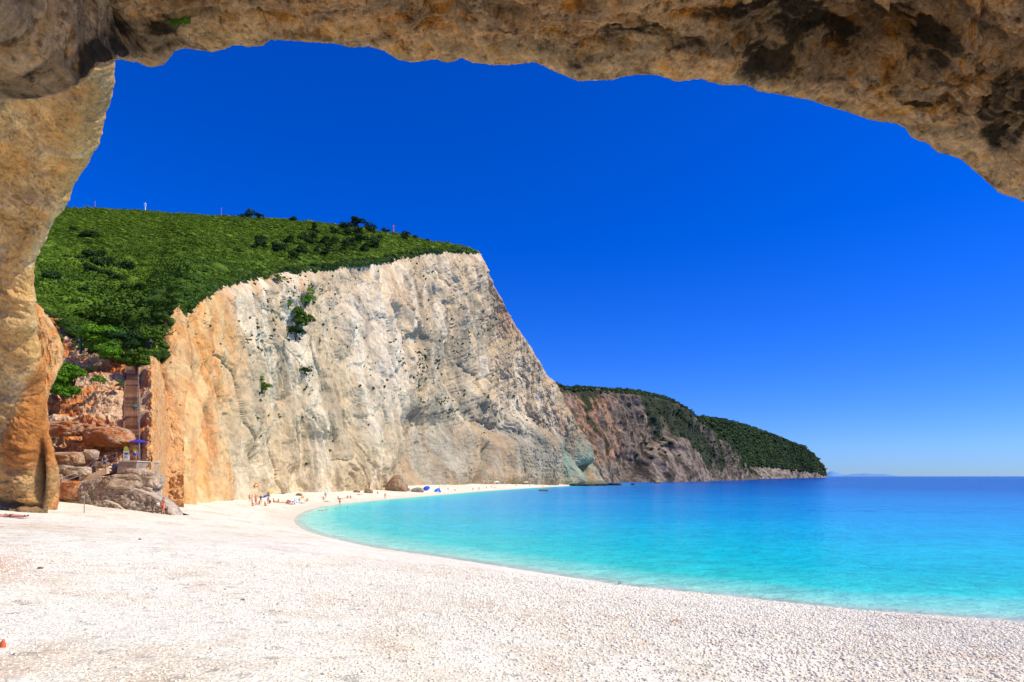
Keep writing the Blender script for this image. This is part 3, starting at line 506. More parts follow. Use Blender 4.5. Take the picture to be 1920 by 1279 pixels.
def hf1(P, px, py, amp):
    w = fbm(P, 0.03, 3, off=5)*12; x = px+w; y = py+w*0.6
    dome = np.clip(1-((x-1247)/66)**2-((y-905)/84)**2, 0, 1)**0.5
    D = dome*28-12*np.exp(-np.abs((x-1163)/22)**3-np.abs((y-880)/38)**3)+7*np.exp(-((x-1200-(y-760)*0.5)/16)**2)*ss(y, 730, 780)*(1-ss(y, 830, 850))
    v1 = fbm(P, 0.035, 5, 0.6, off=15, stretch=(1, 1, 0.5)); v2 = fbm(P, 0.11, 5, 0.65, off=25, stretch=(1, 1, 0.6))
    c = mix((0.21, 0.165, 0.12), (0.38, 0.30, 0.21), ss(v1, -0.2, 0.3)); c = mix(c, (0.62, 0.31, 0.16), np.clip(1-ss(x, 1120, 1230), 0, 1)*ss(v1+v2*0.5, -0.2, 0.25)*0.9*(1-ss(y, 850, 880)))
    c = mix(c, (0.075, 0.06, 0.045), ss(v2, -0.05, 0.2)*0.85); gm = ss(v1*0.9+v2*0.35+0.55*np.exp(-((x-1270-(y-800)*0.75)/55)**2)*(1-dome*1.4)-0.55*dome+0.25*ss(760-y, 0, 30)-ss(y, 870, 890)*0.5, 0.1, 0.35)
    c = mix(c, (0.028, 0.048, 0.018), gm*0.92); c = mix(c, (0.42, 0.32, 0.25), ss(dome, 0.05, 0.3)*0.6*ss(-v2, -0.1, 0.2))
    return D, c
H1c = [(1060, 560, 1000, 722, 620), (1120, 600, 1036, 719, 660), (1140, 640, 1062, 728, 680), (1165, 690, 1092, 726, 700), (1185, 715, 1140, 730, 730), (1220, 745, 1195, 734, 770), (1260, 790, 1240, 744, 800), (1290, 850, 1262, 752, 840), (1315, 920, 1290, 769, 880), (1350, 1000, 1315, 790, 930), (1380, 1100, 1345, 820, 1000), (1405, 1250, 1372, 850, 1120), (1420, 1400, 1400, 880, 1300), (1425, 1700, 1410, 888, 1600)]
h1, H1P, H1T = headland('headland', H1c, (-60, 120, -30), 20, 6, hf1); tag(h1, kind='structure')
def hf2(P, px, py, amp):
    v1 = fbm(P, 0.012, 5, 0.6, off=15); v2 = fbm(P, 0.04, 5, 0.65, off=25)
    c = mix((0.03, 0.055, 0.018), (0.05, 0.085, 0.03), ss(v1, -0.2, 0.3)); edge_ = ss(py+v1*14, 868, 882)
    edge_ = np.maximum(edge_, ss(px+v1*10, 1524, 1536)*ss(py, 850, 865)); c = mix(c, mix((0.40, 0.32, 0.24), (0.16, 0.13, 0.10), ss(v2, -0.1, 0.2)), edge_*0.9)
    c = mix(c, (0.3, 0.25, 0.2), ss(v2, 0.28, 0.45)*0.5); return 0*px, c
H2c = [(1300, 1300, 1280, 800, 1500), (1340, 1400, 1310, 783, 1550), (1400, 1600, 1350, 787, 1700), (1440, 1800, 1400, 800, 1900), (1475, 2050, 1450, 818, 2100), (1500, 2250, 1490, 831, 2280), (1520, 2400, 1512, 838, 2400), (1535, 2500, 1524, 851, 2500), (1544, 2600, 1533, 866, 2600), (1547, 2750, 1543, 884, 2750), (1540, 3100, 1536, 886, 3100)]
H2c = [(a-(6 if a > 1480 else 0), b2, c2-(6 if a > 1480 else 0), d2, e2) for a, b2, c2, d2, e2 in H2c]
h2, H2P, H2T = headland('headland', H2c, (-200, 300, -60), 40, 9, hf2); tag(h2, kind='structure')
isl = []
xs = np.linspace(1535, 1690, 70); hh = 9*np.exp(-((xs-1560)/14)**2)+5*np.exp(-((xs-1620)/40)**2)+2*np.exp(-((xs-1660)/14)**2); hh += fbm(np.stack([xs*0.07, 0*xs, 0*xs], -1), 1, 4)*1.2*(hh > 0.7)
Pm = np.stack([at(xs, HOR+1, 26000), at(xs, HOR-np.clip(hh, 0, None)*0.55, 27500), at(xs, HOR-np.clip(hh, 0, None), 29000), at(xs, HOR+1, 33000)], 1)
M_isl = plain('distant_hills', (0.12, 0.27, 0.5), 1.0, 0.1, 0.001)  # blue of the distance haze is put into the base colour
island = link('distant_hills', raw_mesh('distant_hills', Pm, grid_faces(*Pm.shape[:2]), [M_isl])); tag(island, kind='structure')
# ================================================================ scatter helper (countless things only)
import bmesh
def ico(sub=2):
    bm = bmesh.new(); bmesh.ops.create_icosphere(bm, subdivisions=sub, radius=1.0)
    V = np.array([v.co[:] for v in bm.verts]); Fc = np.array([[v.index for v in f.verts] for f in bm.faces]); bm.free(); return V, Fc
def scatter(name, protos, mats, pts, rot, scl, pick, label=None):
    V = []; Fc = []; var = []; o = 0; mi = []
    for k, (v, f, m_) in enumerate(protos):
        V.append(v); Fc.append(f+o); var.append(np.full(len(v), k)); o += len(v); mi += list(np.broadcast_to(m_, len(f)))
    nf = o; V = np.concatenate(V+[pts]); Fc = np.concatenate(Fc)
    me = raw_mesh(name, V, Fc, mats, smooth=True, fmat=mi)
    n = len(V); a = me.attributes.new('var', 'INT', 'POINT'); a.data.foreach_set('value', np.concatenate(var+[np.full(n-nf, -1)]).astype(np.int32))
    for nm, arr in (('rot', rot), ('scl', scl)):
        a = me.attributes.new(nm, 'FLOAT_VECTOR', 'POINT'); full = np.zeros((n, 3), np.float32); full[nf:] = arr; a.data.foreach_set('vector', full.ravel())
    a = me.attributes.new('pick', 'INT', 'POINT'); full = np.zeros(n, np.int32); full[nf:] = pick; a.data.foreach_set('value', full)
    ob = link(name, me); g = bpy.data.node_groups.new(name+'_scatter', 'GeometryNodeTree')
    g.interface.new_socket('Geometry', in_out='INPUT', socket_type='NodeSocketGeometry'); g.interface.new_socket('Geometry', in_out='OUTPUT', socket_type='NodeSocketGeometry')
    nd = g.nodes; L = g.links; gi = nd.new('NodeGroupInput'); go = nd.new('NodeGroupOutput')
    def attr(nm, dt): q = nd.new('GeometryNodeInputNamedAttribute'); q.data_type = dt; q.inputs[0].default_value = nm; return q.outputs[0]
    sep = nd.new('GeometryNodeSeparateGeometry'); sep.domain = 'POINT'
    cmp_ = nd.new('FunctionNodeCompare'); cmp_.data_type = 'INT'; cmp_.operation = 'GREATER_EQUAL'; va = attr('var', 'INT')
    ints = [s for s in cmp_.inputs if s.type == 'INT']; L.new(va, ints[0]); ints[1].default_value = 0
    L.new(gi.outputs[0], sep.inputs[0]); L.new(cmp_.outputs[0], sep.inputs[1])
    sp_ = nd.new('GeometryNodeSplitToInstances'); sp_.domain = 'FACE'; L.new(sep.outputs[0], sp_.inputs[0]); L.new(va, sp_.inputs['Group ID'])
    ip = nd.new('GeometryNodeInstanceOnPoints'); L.new(sep.outputs[1], ip.inputs['Points']); L.new(sp_.outputs[0], ip.inputs['Instance']); ip.inputs['Pick Instance'].default_value = True
    L.new(attr('pick', 'INT'), ip.inputs['Instance Index']); L.new(attr('scl', 'FLOAT_VECTOR'), ip.inputs['Scale'])
    er = nd.new('FunctionNodeEulerToRotation'); L.new(attr('rot', 'FLOAT_VECTOR'), er.inputs[0]); L.new(er.outputs[0], ip.inputs['Rotation'])
    L.new(ip.outputs[0], go.inputs[0]); md = ob.modifiers.new('scatter', 'NODES'); md.node_group = g
    return tag(ob, label, None, None, 'stuff')
def leaves(cent, rad, n, size, seed, flat=0.55):
    """small leaf clusters spread through a shell of several lobes; returns quads"""
    r = np.random.RandomState(seed); cent = np.asarray(cent, float); rad = np.asarray(rad, float)
    k = r.choice(len(cent), n, p=(rad**2)/(rad**2).sum()); d = r.normal(size=(n, 3)); d[:, 2] = np.abs(d[:, 2])*0.9-0.25*np.abs(d[:, 2])*(r.rand(n) < 0.3)*3; d /= np.linalg.norm(d, axis=1)[:, None]
    p = cent[k]+d*(rad[k]*(0.72+0.36*r.rand(n)))[:, None]*np.array([1, 1, flat+0.35])
    nn = d+r.normal(size=(n, 3))*0.55; nn /= np.linalg.norm(nn, axis=1)[:, None]
    u = np.cross(nn, r.normal(size=(n, 3))); u /= np.linalg.norm(u, axis=1)[:, None]; v = np.cross(nn, u); s = (size*(0.6+0.8*r.rand(n)))[:, None]
    V = np.stack([p-u*s, p-v*s*0.7+nn*s*0.2, p+u*s, p+v*s*0.7+nn*s*0.2], 1).reshape(-1, 3); Fq = np.arange(4*n).reshape(-1, 4)
    return V, Fq
def to_tri(f): return np.concatenate([f[:, [0, 1, 2]], f[:, [0, 2, 3]]])
# ---------------------------------------------------------------- pebbles on the near beach
def pebble(seed):
    v, f = ico(2); r = np.random.RandomState(seed); n = perlin(v*0.9+seed*5); v = v*(1+0.22*n[:, None])*np.array([1, 0.78, 0.55]); return v, f, r.randint(0, 3)
prot = [pebble(s) for s in range(9)]; prot = [(p[0], p[1], k % 3) for k, p in enumerate(prot)]
def peb_mat(name, c):
    m, nt, b = new_mat(name); L = nt.links; oi = N(nt, 'ShaderNodeObjectInfo'); cr = N(nt, 'ShaderNodeMapRange'); cr.inputs[3].default_value = 0.72; cr.inputs[4].default_value = 1.1
    L.new(oi.outputs['Random'], cr.inputs[0]); n1 = N(nt, 'ShaderNodeTexNoise'); geo = N(nt, 'ShaderNodeNewGeometry'); n1.inputs['Scale'].default_value = 40; L.new(geo.outputs['Position'], n1.inputs['Vector'])
    r = N(nt, 'ShaderNodeMapRange'); r.inputs[3].default_value = 0.85; r.inputs[4].default_value = 1.12; L.new(n1.outputs['Fac'], r.inputs[0]); mm = N(nt, 'ShaderNodeMath', operation='MULTIPLY'); L.new(cr.outputs[0], mm.inputs[0]); L.new(r.outputs[0], mm.inputs[1])
    vm = N(nt, 'ShaderNodeVectorMath', operation='SCALE'); vm.inputs[0].default_value = c; L.new(mm.outputs[0], vm.inputs['Scale']); L.new(vm.outputs[0], b.inputs['Base Color']); b.inputs['Roughness'].default_value = 0.85; b.inputs['Specular IOR Level'].default_value = 0.2; return m
PM = [peb_mat('white_pebble', (0.90, 0.86, 0.70)), peb_mat('cream_pebble', (0.87, 0.78, 0.60)), peb_mat('tan_pebble', (0.66, 0.53, 0.42))]
n = 260000; Yp = np.sqrt(rng.rand(n)*(38**2-4.5**2)+4.5**2); Xp = (rng.rand(n)*2-1)*Yp*0.92
Pp = np.stack([Xp, Yp, 0*Xp], -1); dens = fbm(Pp, 0.16, 4, off=5)*0.6+fbm(Pp, 0.8, 3, off=11)*0.5
dd = shore_dist(Pp[:, :2]); rt = ss(Xp/Yp, -0.5, 0.35); keep = (dd > -0.3) & (rng.rand(n) < np.clip(0.55+0.45*rt+dens, 0.25, 1)*(1-ss(np.hypot(Xp, Yp)*(1-0.25*rt), 17, 36)))
Xp, Yp, Pp, dens, rt = [a[keep] for a in (Xp, Yp, Pp, dens, rt)]; n = len(Xp)
sz = 0.010+0.018*rng.rand(n)**1.6*(0.55+0.75*rt)+0.02*(rng.rand(n) < 0.018); sz *= np.interp(Yp, [5, 34], [0.95, 1.9])
Zp = beach_h(Xp, Yp)+sz*0.18
pk = np.where(rng.rand(n) < np.clip(0.62-dens*0.9, 0.2, 0.9), rng.choice([0, 3, 6], n), np.where(rng.rand(n) < 0.8-dens*0.5, rng.choice([1, 4, 7], n), rng.choice([2, 5, 8], n)))
scatter('pebbles', prot, PM, np.stack([Xp, Yp, Zp], -1), rng.rand(n, 3)*np.array([0.7, 0.7, 6.28]), sz[:, None]*(0.8+0.4*rng.rand(n, 3)), pk, 'loose white and cream pebbles covering the near beach')

# ---------------------------------------------------------------- scrub on the hill
def clump(seed, nl=460):
    r = np.random.RandomState(seed); c = r.normal(size=(4, 3))*np.array([0.4, 0.4, 0.12])+np.array([0, 0, 0.3]); rd = 0.45+0.3*r.rand(4)
    v, f = leaves(c, rd, nl, 0.07, seed, 0.35); iv, if_ = ico(2); iv = iv*(1+0.35*perlin(iv*1.7+seed)[:, None])*np.array([0.8, 0.8, 0.55])+np.array([0, 0, 0.2])
    f3 = to_tri(f); return np.concatenate([v, iv]), np.concatenate([f3, if_+len(v)]), 0
sp_ = [clump(100+k) for k in range(6)]
def area_sample(P, n, w=None):
    a = np.linalg.norm(np.cross(P[1:, :-1]-P[:-1, :-1], P[:-1, 1:]-P[:-1, :-1]), axis=-1)
    if w is not None: a = a*w[:-1, :-1]
    k = rng.choice(a.size, n, p=(a/a.sum()).ravel()); i, j = np.unravel_index(k, a.shape); u = rng.rand(n, 1); v = rng.rand(n, 1)
    return P[i, j]+(P[i+1, j]-P[i, j])*u+(P[i, j+1]-P[i, j])*v, i, j
wt = 1/np.maximum(HP[..., 1]/100, 1)**1.2
pts, i, j = area_sample(HP, 36000, wt)
hx, hy = topx(pts); low = ss(hy, 480, 580); dn = fbm(pts, 0.03, 3, off=66)
sc = (0.9+1.2*rng.rand(len(pts)))*np.interp(pts[:, 1], [100, 200, 440], [1.25, 1.1, 1.3])*(1+0.7*dn)*(1+0.25*low)*np.where(j < 25, 0.6, 1.0); hi = rng.rand(len(pts)) < 0.10; sc = np.where(hi, sc*1.45, sc)
e_i = rng.randint(15, 418, 2600); e_j = rng.randint(0, 6, 2600); ep = HP[e_i, e_j]+rng.normal(size=(2600, 3))*np.array([0.8, 0.8, 0.25])
n = 2600; sce = (0.7+0.9*rng.rand(n)**2)*np.interp(ep[:, 1], [100, 400], [0.55, 1.7])
scatter('rim_shrubs', sp_, [M_leaf_rim], ep, rng.rand(n, 3)*np.array([0.3, 0.3, 6.28]), sce[:, None]*(0.8+0.4*rng.rand(n, 3)), rng.randint(0, 6, n), 'dark shrubs lining the rim of the cliff')
sc = sc*np.interp(hy, [420, 520], [0.8, 1.0]); n = len(pts)
scatter('scrub', sp_, [M_leaf_scrub], pts, rng.rand(n, 3)*np.array([0.3, 0.3, 6.28]), sc[:, None]*np.stack([1+0*hy, 1+0*hy, np.interp(hy, [430, 520], [0.45, 0.85])], -1)*(0.8+0.4*rng.rand(n, 3)), rng.randint(0, 6, n), 'dense green scrub covering the hill above the white cliff')
# headland scrub
M_leaf_far = leaf_mat('far_scrub_leaves', (0.016, 0.042, 0.012), (0.05, 0.09, 0.022), nscale=0.01)
a1, i1, j1 = area_sample(H1P, 9000, ss(H1T, 0.93, 1.0)*(H1T < 1.3)+0.05*(H1T > 0.3)*(H1T < 0.9)*ss(topx(H1P)[0], 1190, 1260)); a2, i2, j2 = area_sample(H2P, 16000, 1.0*(H2T > 0.22)*(H2T < 1.4))
pts = np.concatenate([a1, a2]); sc = np.concatenate([(1.4+1.6*rng.rand(len(a1))), (3+4.5*rng.rand(len(a2)))]); n = len(pts)
scatter('headland_scrub', sp_, [M_leaf_far], pts, rng.rand(n, 3)*np.array([0.3, 0.3, 6.28]), sc[:, None]*(0.8+0.4*rng.rand(n, 3)), rng.randint(0, 6, n), 'dark scrub on the far headlands')
# tufts growing on the cliff
cpx, cpy = CLIFF_PX, CLIFF_PY
dm = fbm(CLIFF_P, 0.06, 4, off=88)
def gb(cx, cy, rx, ry): return np.exp(-(((cpx-cx)/rx)**2+((cpy-cy)/ry)**2))
wt = (gb(560, 640, 60, 90)*1.0+gb(480, 640, 60, 90)*0.5+gb(640, 720, 60, 80)*0.5+gb(880, 590, 50, 60)*0.6+gb(820, 680, 70, 60)*1.2+gb(880, 770, 70, 40)*1.2+gb(760, 740, 40, 60)*0.6+gb(430, 700, 30, 80)*0.4+gb(550, 545, 60, 20)*0.9+gb(750, 510, 60, 25)*0.8+gb(1000, 770, 40, 50)*0.35+0.05)*ss(dm, -0.1, 0.35)*(CLIFF_T < 0.99)*(CLIFF_P[..., 2] > 8)*(CLIFF_P[..., 1] < 470)
wt = wt/np.maximum(CLIFF_P[..., 1]/150, 0.6)**1.3
pts, i, j = area_sample(CLIFF_P, 1900, wt**1.5); n = len(pts); sc = (0.10+0.45*rng.rand(n)**4)*np.interp(pts[:, 1], [100, 400], [0.75, 1.9])
scatter('cliff_tufts', sp_, [M_leaf_tuft], pts, rng.rand(n, 3)*np.array([0.5, 0.5, 6.28])+np.array([0, 0.9, 0])*0, sc[:, None]*(0.7+0.6*rng.rand(n, 3)), rng.randint(0, 6, n), 'small dark tufts rooted in the cliff face')

# ================================================================ things with parts
class MB:
    def __init__(s): s.V = []; s.F = []; s.n = 0
    def add(s, V, Fc):
        V = np.asarray(V, float).reshape(-1, 3); s.V.append(V); s.F += [[int(i)+s.n for i in f] for f in Fc]; s.n += len(V); return s
    def box(s, c, d, rz=0, rx=0):
        d = np.array(d)/2; q = np.array([[x, y, z] for x in (-1, 1) for y in (-1, 1) for z in (-1, 1)])*d
        R = np.array(Matrix.Rotation(rz, 3, 'Z')@Matrix.Rotation(rx, 3, 'X')); return s.add(q@R.T+np.array(c), [(0, 1, 3, 2), (4, 6, 7, 5), (0, 4, 5, 1), (2, 3, 7, 6), (0, 2, 6, 4), (1, 5, 7, 3)])
    def tube(s, pts, r, k=8):
        pts = [np.array(p, float) for p in pts]; rs = np.broadcast_to(r, len(pts)); rings = []
        for i, p in enumerate(pts):
            d = pts[min(i+1, len(pts)-1)]-pts[max(i-1, 0)]; d = d/np.linalg.norm(d); u = np.cross(d, [0.31, 0.9, 0.13]); u /= np.linalg.norm(u); v = np.cross(d, u)
            a = np.linspace(0, 2*np.pi, k, endpoint=False)[:, None]; rings.append(p+rs[i]*(np.cos(a)*u+np.sin(a)*v))
        V = np.concatenate(rings); Fc = []
        for i in range(len(pts)-1):
            for j in range(k): Fc.append((i*k+j, i*k+(j+1) % k, (i+1)*k+(j+1) % k, (i+1)*k+j))
        Fc += [tuple(range(k))[::-1], tuple(range((len(pts)-1)*k, len(pts)*k))]; return s.add(V, Fc)
    def build(s, name, m, parent=None, smooth=False):
        me = raw_mesh(name, np.concatenate(s.V), s.F, [m], smooth=smooth); return link(name, me, parent)
def copy_tree(o, parent=None):
    c = o.copy(); C.objects.link(c)
    if parent: c.parent = parent
    for ch in list(o.children): copy_tree(ch, c)
    return c
# ---- trees on the hill
def make_tree(seed, leafm, nl=1100, name='pine_tree', squash=0.7, size=0.085):
    r = np.random.RandomState(seed); root = bpy.data.objects.new(name, None); C.objects.link(root)
    k = 7; c = r.normal(size=(k, 3))*np.array([0.42, 0.42, 0.2])+np.array([0, 0, 0.95]); rd = 0.32+0.3*r.rand(k)
    v, f = leaves(c, rd, nl, size, seed, squash-0.3); me = raw_mesh('crown', v, f, [leafm], smooth=False); link('crown', me, root)
    tb = MB().tube([(0, 0, -0.5), (0.03, 0.02, 0.2), (-0.04, 0.05, 0.8), (0.02, 0, 1.2)], [0.1, 0.075, 0.055, 0.02])
    for a in range(4): tb.tube([(-0.02, 0.03, 0.45+0.12*a), (0.45*math.cos(a*1.7), 0.45*math.sin(a*1.7), 0.9+0.08*a)], [0.035, 0.012], 6)
    tb.build('trunk', M_bark, root, True); return root
def hill_pt(qx, qy):
    a, b_ = topx(HP); k = np.argmin((a-qx)**2+(b_-qy)**2); return HP.reshape(-1, 3)[k]
tp = [make_tree(1, M_leaf_dark), make_tree(2, M_leaf_dark), make_tree(3, M_leaf_dark)]
used = [0, 0, 0]
TL = [(470, 411, 8, 'largest dark tree standing on the bare skyline above the left of the cliff'), (486, 412, 5, 'small dark tree on the skyline just right of the largest one'), (451, 410, 4, 'tiny dark tree on the skyline just left of the largest one'), (549, 417, 5.5, 'lone small tree on the skyline midway between the two skyline groups'),
  (589, 431, 6, 0), (588, 442, 7, 0), (570, 447, 5, 0), (627, 447, 9, 0), (648, 435, 8, 0), (653, 444, 7, 0), (670, 433, 10, 0), (670, 445, 8, 0), (693, 435, 8, 0), (699, 441, 7, 0), (723, 438, 5, 0), (711, 455, 6, 0), (676, 461, 9, 0), (657, 460, 7, 0), (626, 464, 8, 0), (607, 466, 10, 0), (584, 452, 7, 0), (575, 464, 10, 0), (539, 464, 10, 0),
  (489, 460, 8, 0), (489, 477, 11, 0), (521, 483, 10, 0), (531, 477, 9, 0), (563, 483, 11, 0), (613, 476, 10, 0), (653, 472, 9, 0), (701, 474, 11, 0), (681, 479, 9, 0), (603, 485, 9, 0), (552, 494, 9, 0), (640, 484, 9, 0), (665, 480, 8, 0),
  (762, 448, 6, 'small tree on the right end of the skyline just right of the mast'), (755, 452, 5, 0), (779, 450, 4, 0), (800, 456, 4, 0),
  (140, 444, 8, 0), (172, 453, 10, 0), (160, 452, 8, 0), (188, 498, 13, 0), (140, 500, 11, 0), (168, 497, 12, 0), (201, 517, 14, 0), (230, 520, 15, 0), (102, 548, 17, 'big dark round tree low on the slope beside the cave wall'), (174, 530, 13, 0), (299, 529, 10, 0), (305, 567, 15, 'dark round tree above the left corner of the cliff beside pale rocks'), (215, 545, 14, 0), (255, 560, 15, 0), (190, 570, 15, 0), (150, 575, 14, 0), (240, 600, 16, 0), (275, 622, 15, 0), (215, 618, 16, 0), (262, 645, 15, 0), (292, 600, 12, 0)]
for i, (x, y, r, lab) in enumerate(TL):
    p = hill_pt(x, y); k = i % 3; o = tp[k] if not used[k] else copy_tree(tp[k]); used[k] = 1
    s = r*p[1]/F*1.4; o.location = tuple(p+np.array([0, 0, s*0.1])); o.scale = (s, s, s*(0.85+0.3*random.random())); o.rotation_euler = (0, 0, random.random()*6)
    if lab: tag(o, lab, 'tree', 'dark trees on the hill')
    elif x > 480: tag(o, 'dark bushy tree scattered in the grove on the green hilltop above the cliff', 'tree', 'dark trees in the hilltop grove')
    else: tag(o, 'dark bushy tree in the thicket on the green slope above the path', 'tree', 'dark trees in the slope thicket')
# ---- shrubs in the gully and on the cliff
def shrub(px, py, rx, ry, mat, lab, fn, dn, name='shrub', group=None, lift=0.0):
    p = fn(px, py+ry*0.6); s = rx*p[1]/F*1.15; h = ry*p[1]/F*1.15; r = np.random.RandomState(int(px*7+py)); root = empty(name, p+np.array([0, -0.5*s-(1.8 if group == 'shrubs in the red gully' else 0), lift+(0.35*h if group == 'shrubs in the red gully' and py > 685 else 0.1)]), 0, lab, 'shrub', group)
    k = int(10*max(1, s/h)); c = r.normal(size=(k, 3))*np.array([0.45*s, 0.3*s, 0.32*h])+np.array([0, 0, h*0.7]); rd = (0.28+0.25*r.rand(k))*min(s, h)*1.5
    v, f = leaves(c, rd, int(dn*1.8), max(0.062*math.sqrt(s*h), 0.05)*1.25, int(px), 0.5); link('foliage', raw_mesh('foliage', v, f, [mat], smooth=False), root)
    tb = MB()
    for a in range(4): tb.tube([(0, 0, -0.3*h), (0.3*s*math.cos(a*1.6), 0.2*s*math.sin(a*1.6), h*0.9)], [0.05*s, 0.015*s], 6)
    tb.build('stem', M_bark, root, True); return root
gs_ = 'shrubs in the red gully'
for a in [(148, 692, 18, 14, M_leaf_scrub, 'dark round shrub on top of the bright green cushion in the red gully', 1600), (130, 733, 27, 17, M_leaf_light, 'left half of the bright green shrub mass in the red gully', 2200), (163, 722, 24, 17, M_leaf_light, 'upper right part of the bright green shrub mass in the red gully', 2000),
          (146, 748, 30, 11, M_leaf_light, 'long low bright green shrub along the bottom of the green mass', 1500), (180, 746, 14, 9, M_leaf_light, 'small bright green shrub at the lower right tip of the green mass', 900), (123, 650, 12, 26, M_leaf_scrub, 'tall narrow dark green shrub leaning on the orange crag', 1400), (143, 665, 9, 11, M_leaf_scrub, 'small olive shrub just right of the narrow dark one', 700), (205, 648, 22, 20, M_leaf_light, 'large light green shrub below the dark green pergola', 2000),
          (190, 636, 16, 12, M_leaf_light, 'light green shrub tucked under the left end of the pergola', 1200), (228, 672, 19, 18, M_leaf_light, 'light green shrub beside the top left of the wooden stairs', 1600), (274, 682, 17, 26, M_leaf_scrub, 'tall dark green shrub right of the top of the stairs', 1600), (291, 645, 16, 24, M_leaf_scrub, 'dark green shrub against the top edge of the orange cliff', 1500), (258, 648, 16, 18, M_leaf_dark, 'dark shrub over the top of the stairs', 1400),
          (240, 731, 5, 11, M_leaf_scrub, 'small dark shrub leaning over the left edge of the stairs', 600), (198, 780, 9, 7, M_leaf_grey, 'silvery grey shrub on the red slope', 700), (175, 795, 5, 4, M_leaf_grey, 'tiny silvery shrub left of the larger silvery one', 300), (268, 770, 5, 6, M_leaf_grey, 'small grey shrub right of the stair rail', 300),
          (156, 636, 7, 7, M_leaf_tuft, 'small olive brown shrub under the hill edge at left of the pergola', 400), (170, 660, 6, 9, M_leaf_tuft, 'brownish shrub in the middle of the bare red slope', 400), (96, 602, 9, 10, M_leaf_tuft, 'grey green shrub at the top of the orange crag', 500), (190, 700, 9, 6, M_leaf_tuft, 'low brown shrub right of the dark round shrub', 400), (106, 826, 9, 6, M_leaf_scrub, 'small green shrub under the left rock ledge', 400)]:
    shrub(a[0], a[1], a[2], a[3], a[4], a[5], (lambda u, v: at(u, v, 101.5 if u < 260 else 99)) if a[0] in (274, 258) else (gully_pt if a[0] < 280 or a[1] > 690 else hill_pt), a[6], group=gs_)
gc_ = 'shrubs on the cliff face'
for a in [(575, 568, 15, 13, M_leaf_light, 'bright green shrub at the top of the clump on the cliff face', 1200), (562, 600, 17, 17, M_leaf_scrub, 'large green shrub in the middle of the clump on the cliff face', 1800), (557, 628, 12, 15, M_leaf_dark, 'dark shrub at the foot of the clump on the cliff face', 1200), (493, 728, 10, 11, M_leaf_scrub, 'lone green shrub low on the orange and cream cliff', 900),
          (490, 713, 6, 7, M_leaf_light, 'small yellowish shrub just above the lone green one', 500), (574, 697, 12, 7, M_leaf_dark, 'dark low shrub beneath the big clump on the cliff', 700), (543, 573, 7, 9, M_leaf_scrub, 'small shrub upper left of the big clump', 600), (548, 590, 6, 7, M_leaf_scrub, 'small shrub touching the left of the big clump', 500), (596, 642, 6, 10, M_leaf_dark, 'small dark shrub right of the foot of the clump', 500), (522, 525, 7, 8, M_leaf_scrub, 'shrub hanging in a notch of the cliff top', 500)]:
    shrub(a[0], a[1], a[2], a[3], a[4], a[5], cliff_pt, a[6], group=gc_)
# two sprigs on the roof
def roof_pt(qx, qy):
    a, b_ = topx(P2_ROOF); m_ = (P2_ROOF[..., 1] > 3) & (P2_ROOF[..., 1] < 6.75); k = np.argmin(np.where(m_, (a-qx)**2+(b_-qy)**2+30*(P2_ROOF[..., 1] > 6.62), 1e12)); return P2_ROOF.reshape(-1, 3)[k]
for (x, y, w_, lab) in [(603, 58, 0.09, 'small green creeper hanging from the cave roof near its edge'), (352, 62, 0.06, 'tiny green sprig on the dark cave roof at upper left')]:
    p = roof_pt(x, y)+np.array([0, -0.09, 0.0]); r = np.random.RandomState(x); root = empty('creeper', p, 0, lab, 'plant'); V = []; k = 7
    c = np.stack([np.linspace(-0.6, 0.7, k)*w_*1.3, -0.03-0.02*r.rand(k), (0.35-np.linspace(0, 1.1, k))*w_*1.3], -1) if w_ > 0.07 else np.stack([np.linspace(-1, 1, k)*w_, -0.03+0*r.rand(k), 0.1*np.linspace(-1, 1, k)*w_], -1)
    v, f = leaves(c, np.full(k, w_*0.33), 170, 0.012, x, 0.6); link('foliage', raw_mesh('foliage', v, f, [M_leaf_light], smooth=False), root)
    MB().tube([c[0], c[3], c[-1]], [0.004, 0.003, 0.002], 6).build('stem', M_bark, root)

YR = float(on_ground(300, 964)[1])
def sh_(Y): return float(np.interp(Y, [55, 56, 59, 70, 80], [YR+0.8, YR+1.2, YR+3.5, 74, 80]))
# ---- boulders
def boulder(name, p, size, mat_col, lab, seed, cat='boulder', group=None, sharp=0.5, rz=0.0, sub=5, peak=0.0, tex=None):
    v, f = ico(sub); n0 = v.copy(); q = np.sign(v)*np.abs(v)**(1-0.5*sharp); q /= np.max(np.abs(q)); s = np.array(size)
    w1, w2, wid = worley(n0, 1.6, off=seed); D = 1+0.26*fbm(n0, 1.1, 4, off=seed)+0.14*fbm(n0, 3, 5, 0.65, off=seed+3, ridged=True, stretch=(1, 1, 1.8))+0.10*(wid-0.5)*sharp
    P_ = q*D[:, None]*s; tp_ = np.clip(P_[:, 2]/s[2], 0, 1.2)[:, None]; P_[:, :2] *= 1-peak*tp_; P_ += n0*fbm(P_, 1.2/max(0.4, min(s)), 4, 0.65, off=seed)[:, None]*0.06*min(s)
    R = np.array(Matrix.Rotation(rz, 3, 'Z')); P_ = P_@R.T
    c1, c2 = mat_col; v2 = fbm(P_, 1.6/max(s), 5, 0.65, off=seed+5); v3 = fbm(P_, 6/max(s), 4, 0.7, off=seed+8)
    col = mix(c1, c2, ss(v2+0.4*v3, -0.15, 0.25)); 
    if tex == 'speckle': col = mix(col, (0.10, 0.085, 0.065), ss(v3, 0.05, 0.3)*0.75)
    me = raw_mesh(name, P_, f, [M_gully], col); o = link(name, me); o.location = tuple(p); return tag(o, lab, cat, group)
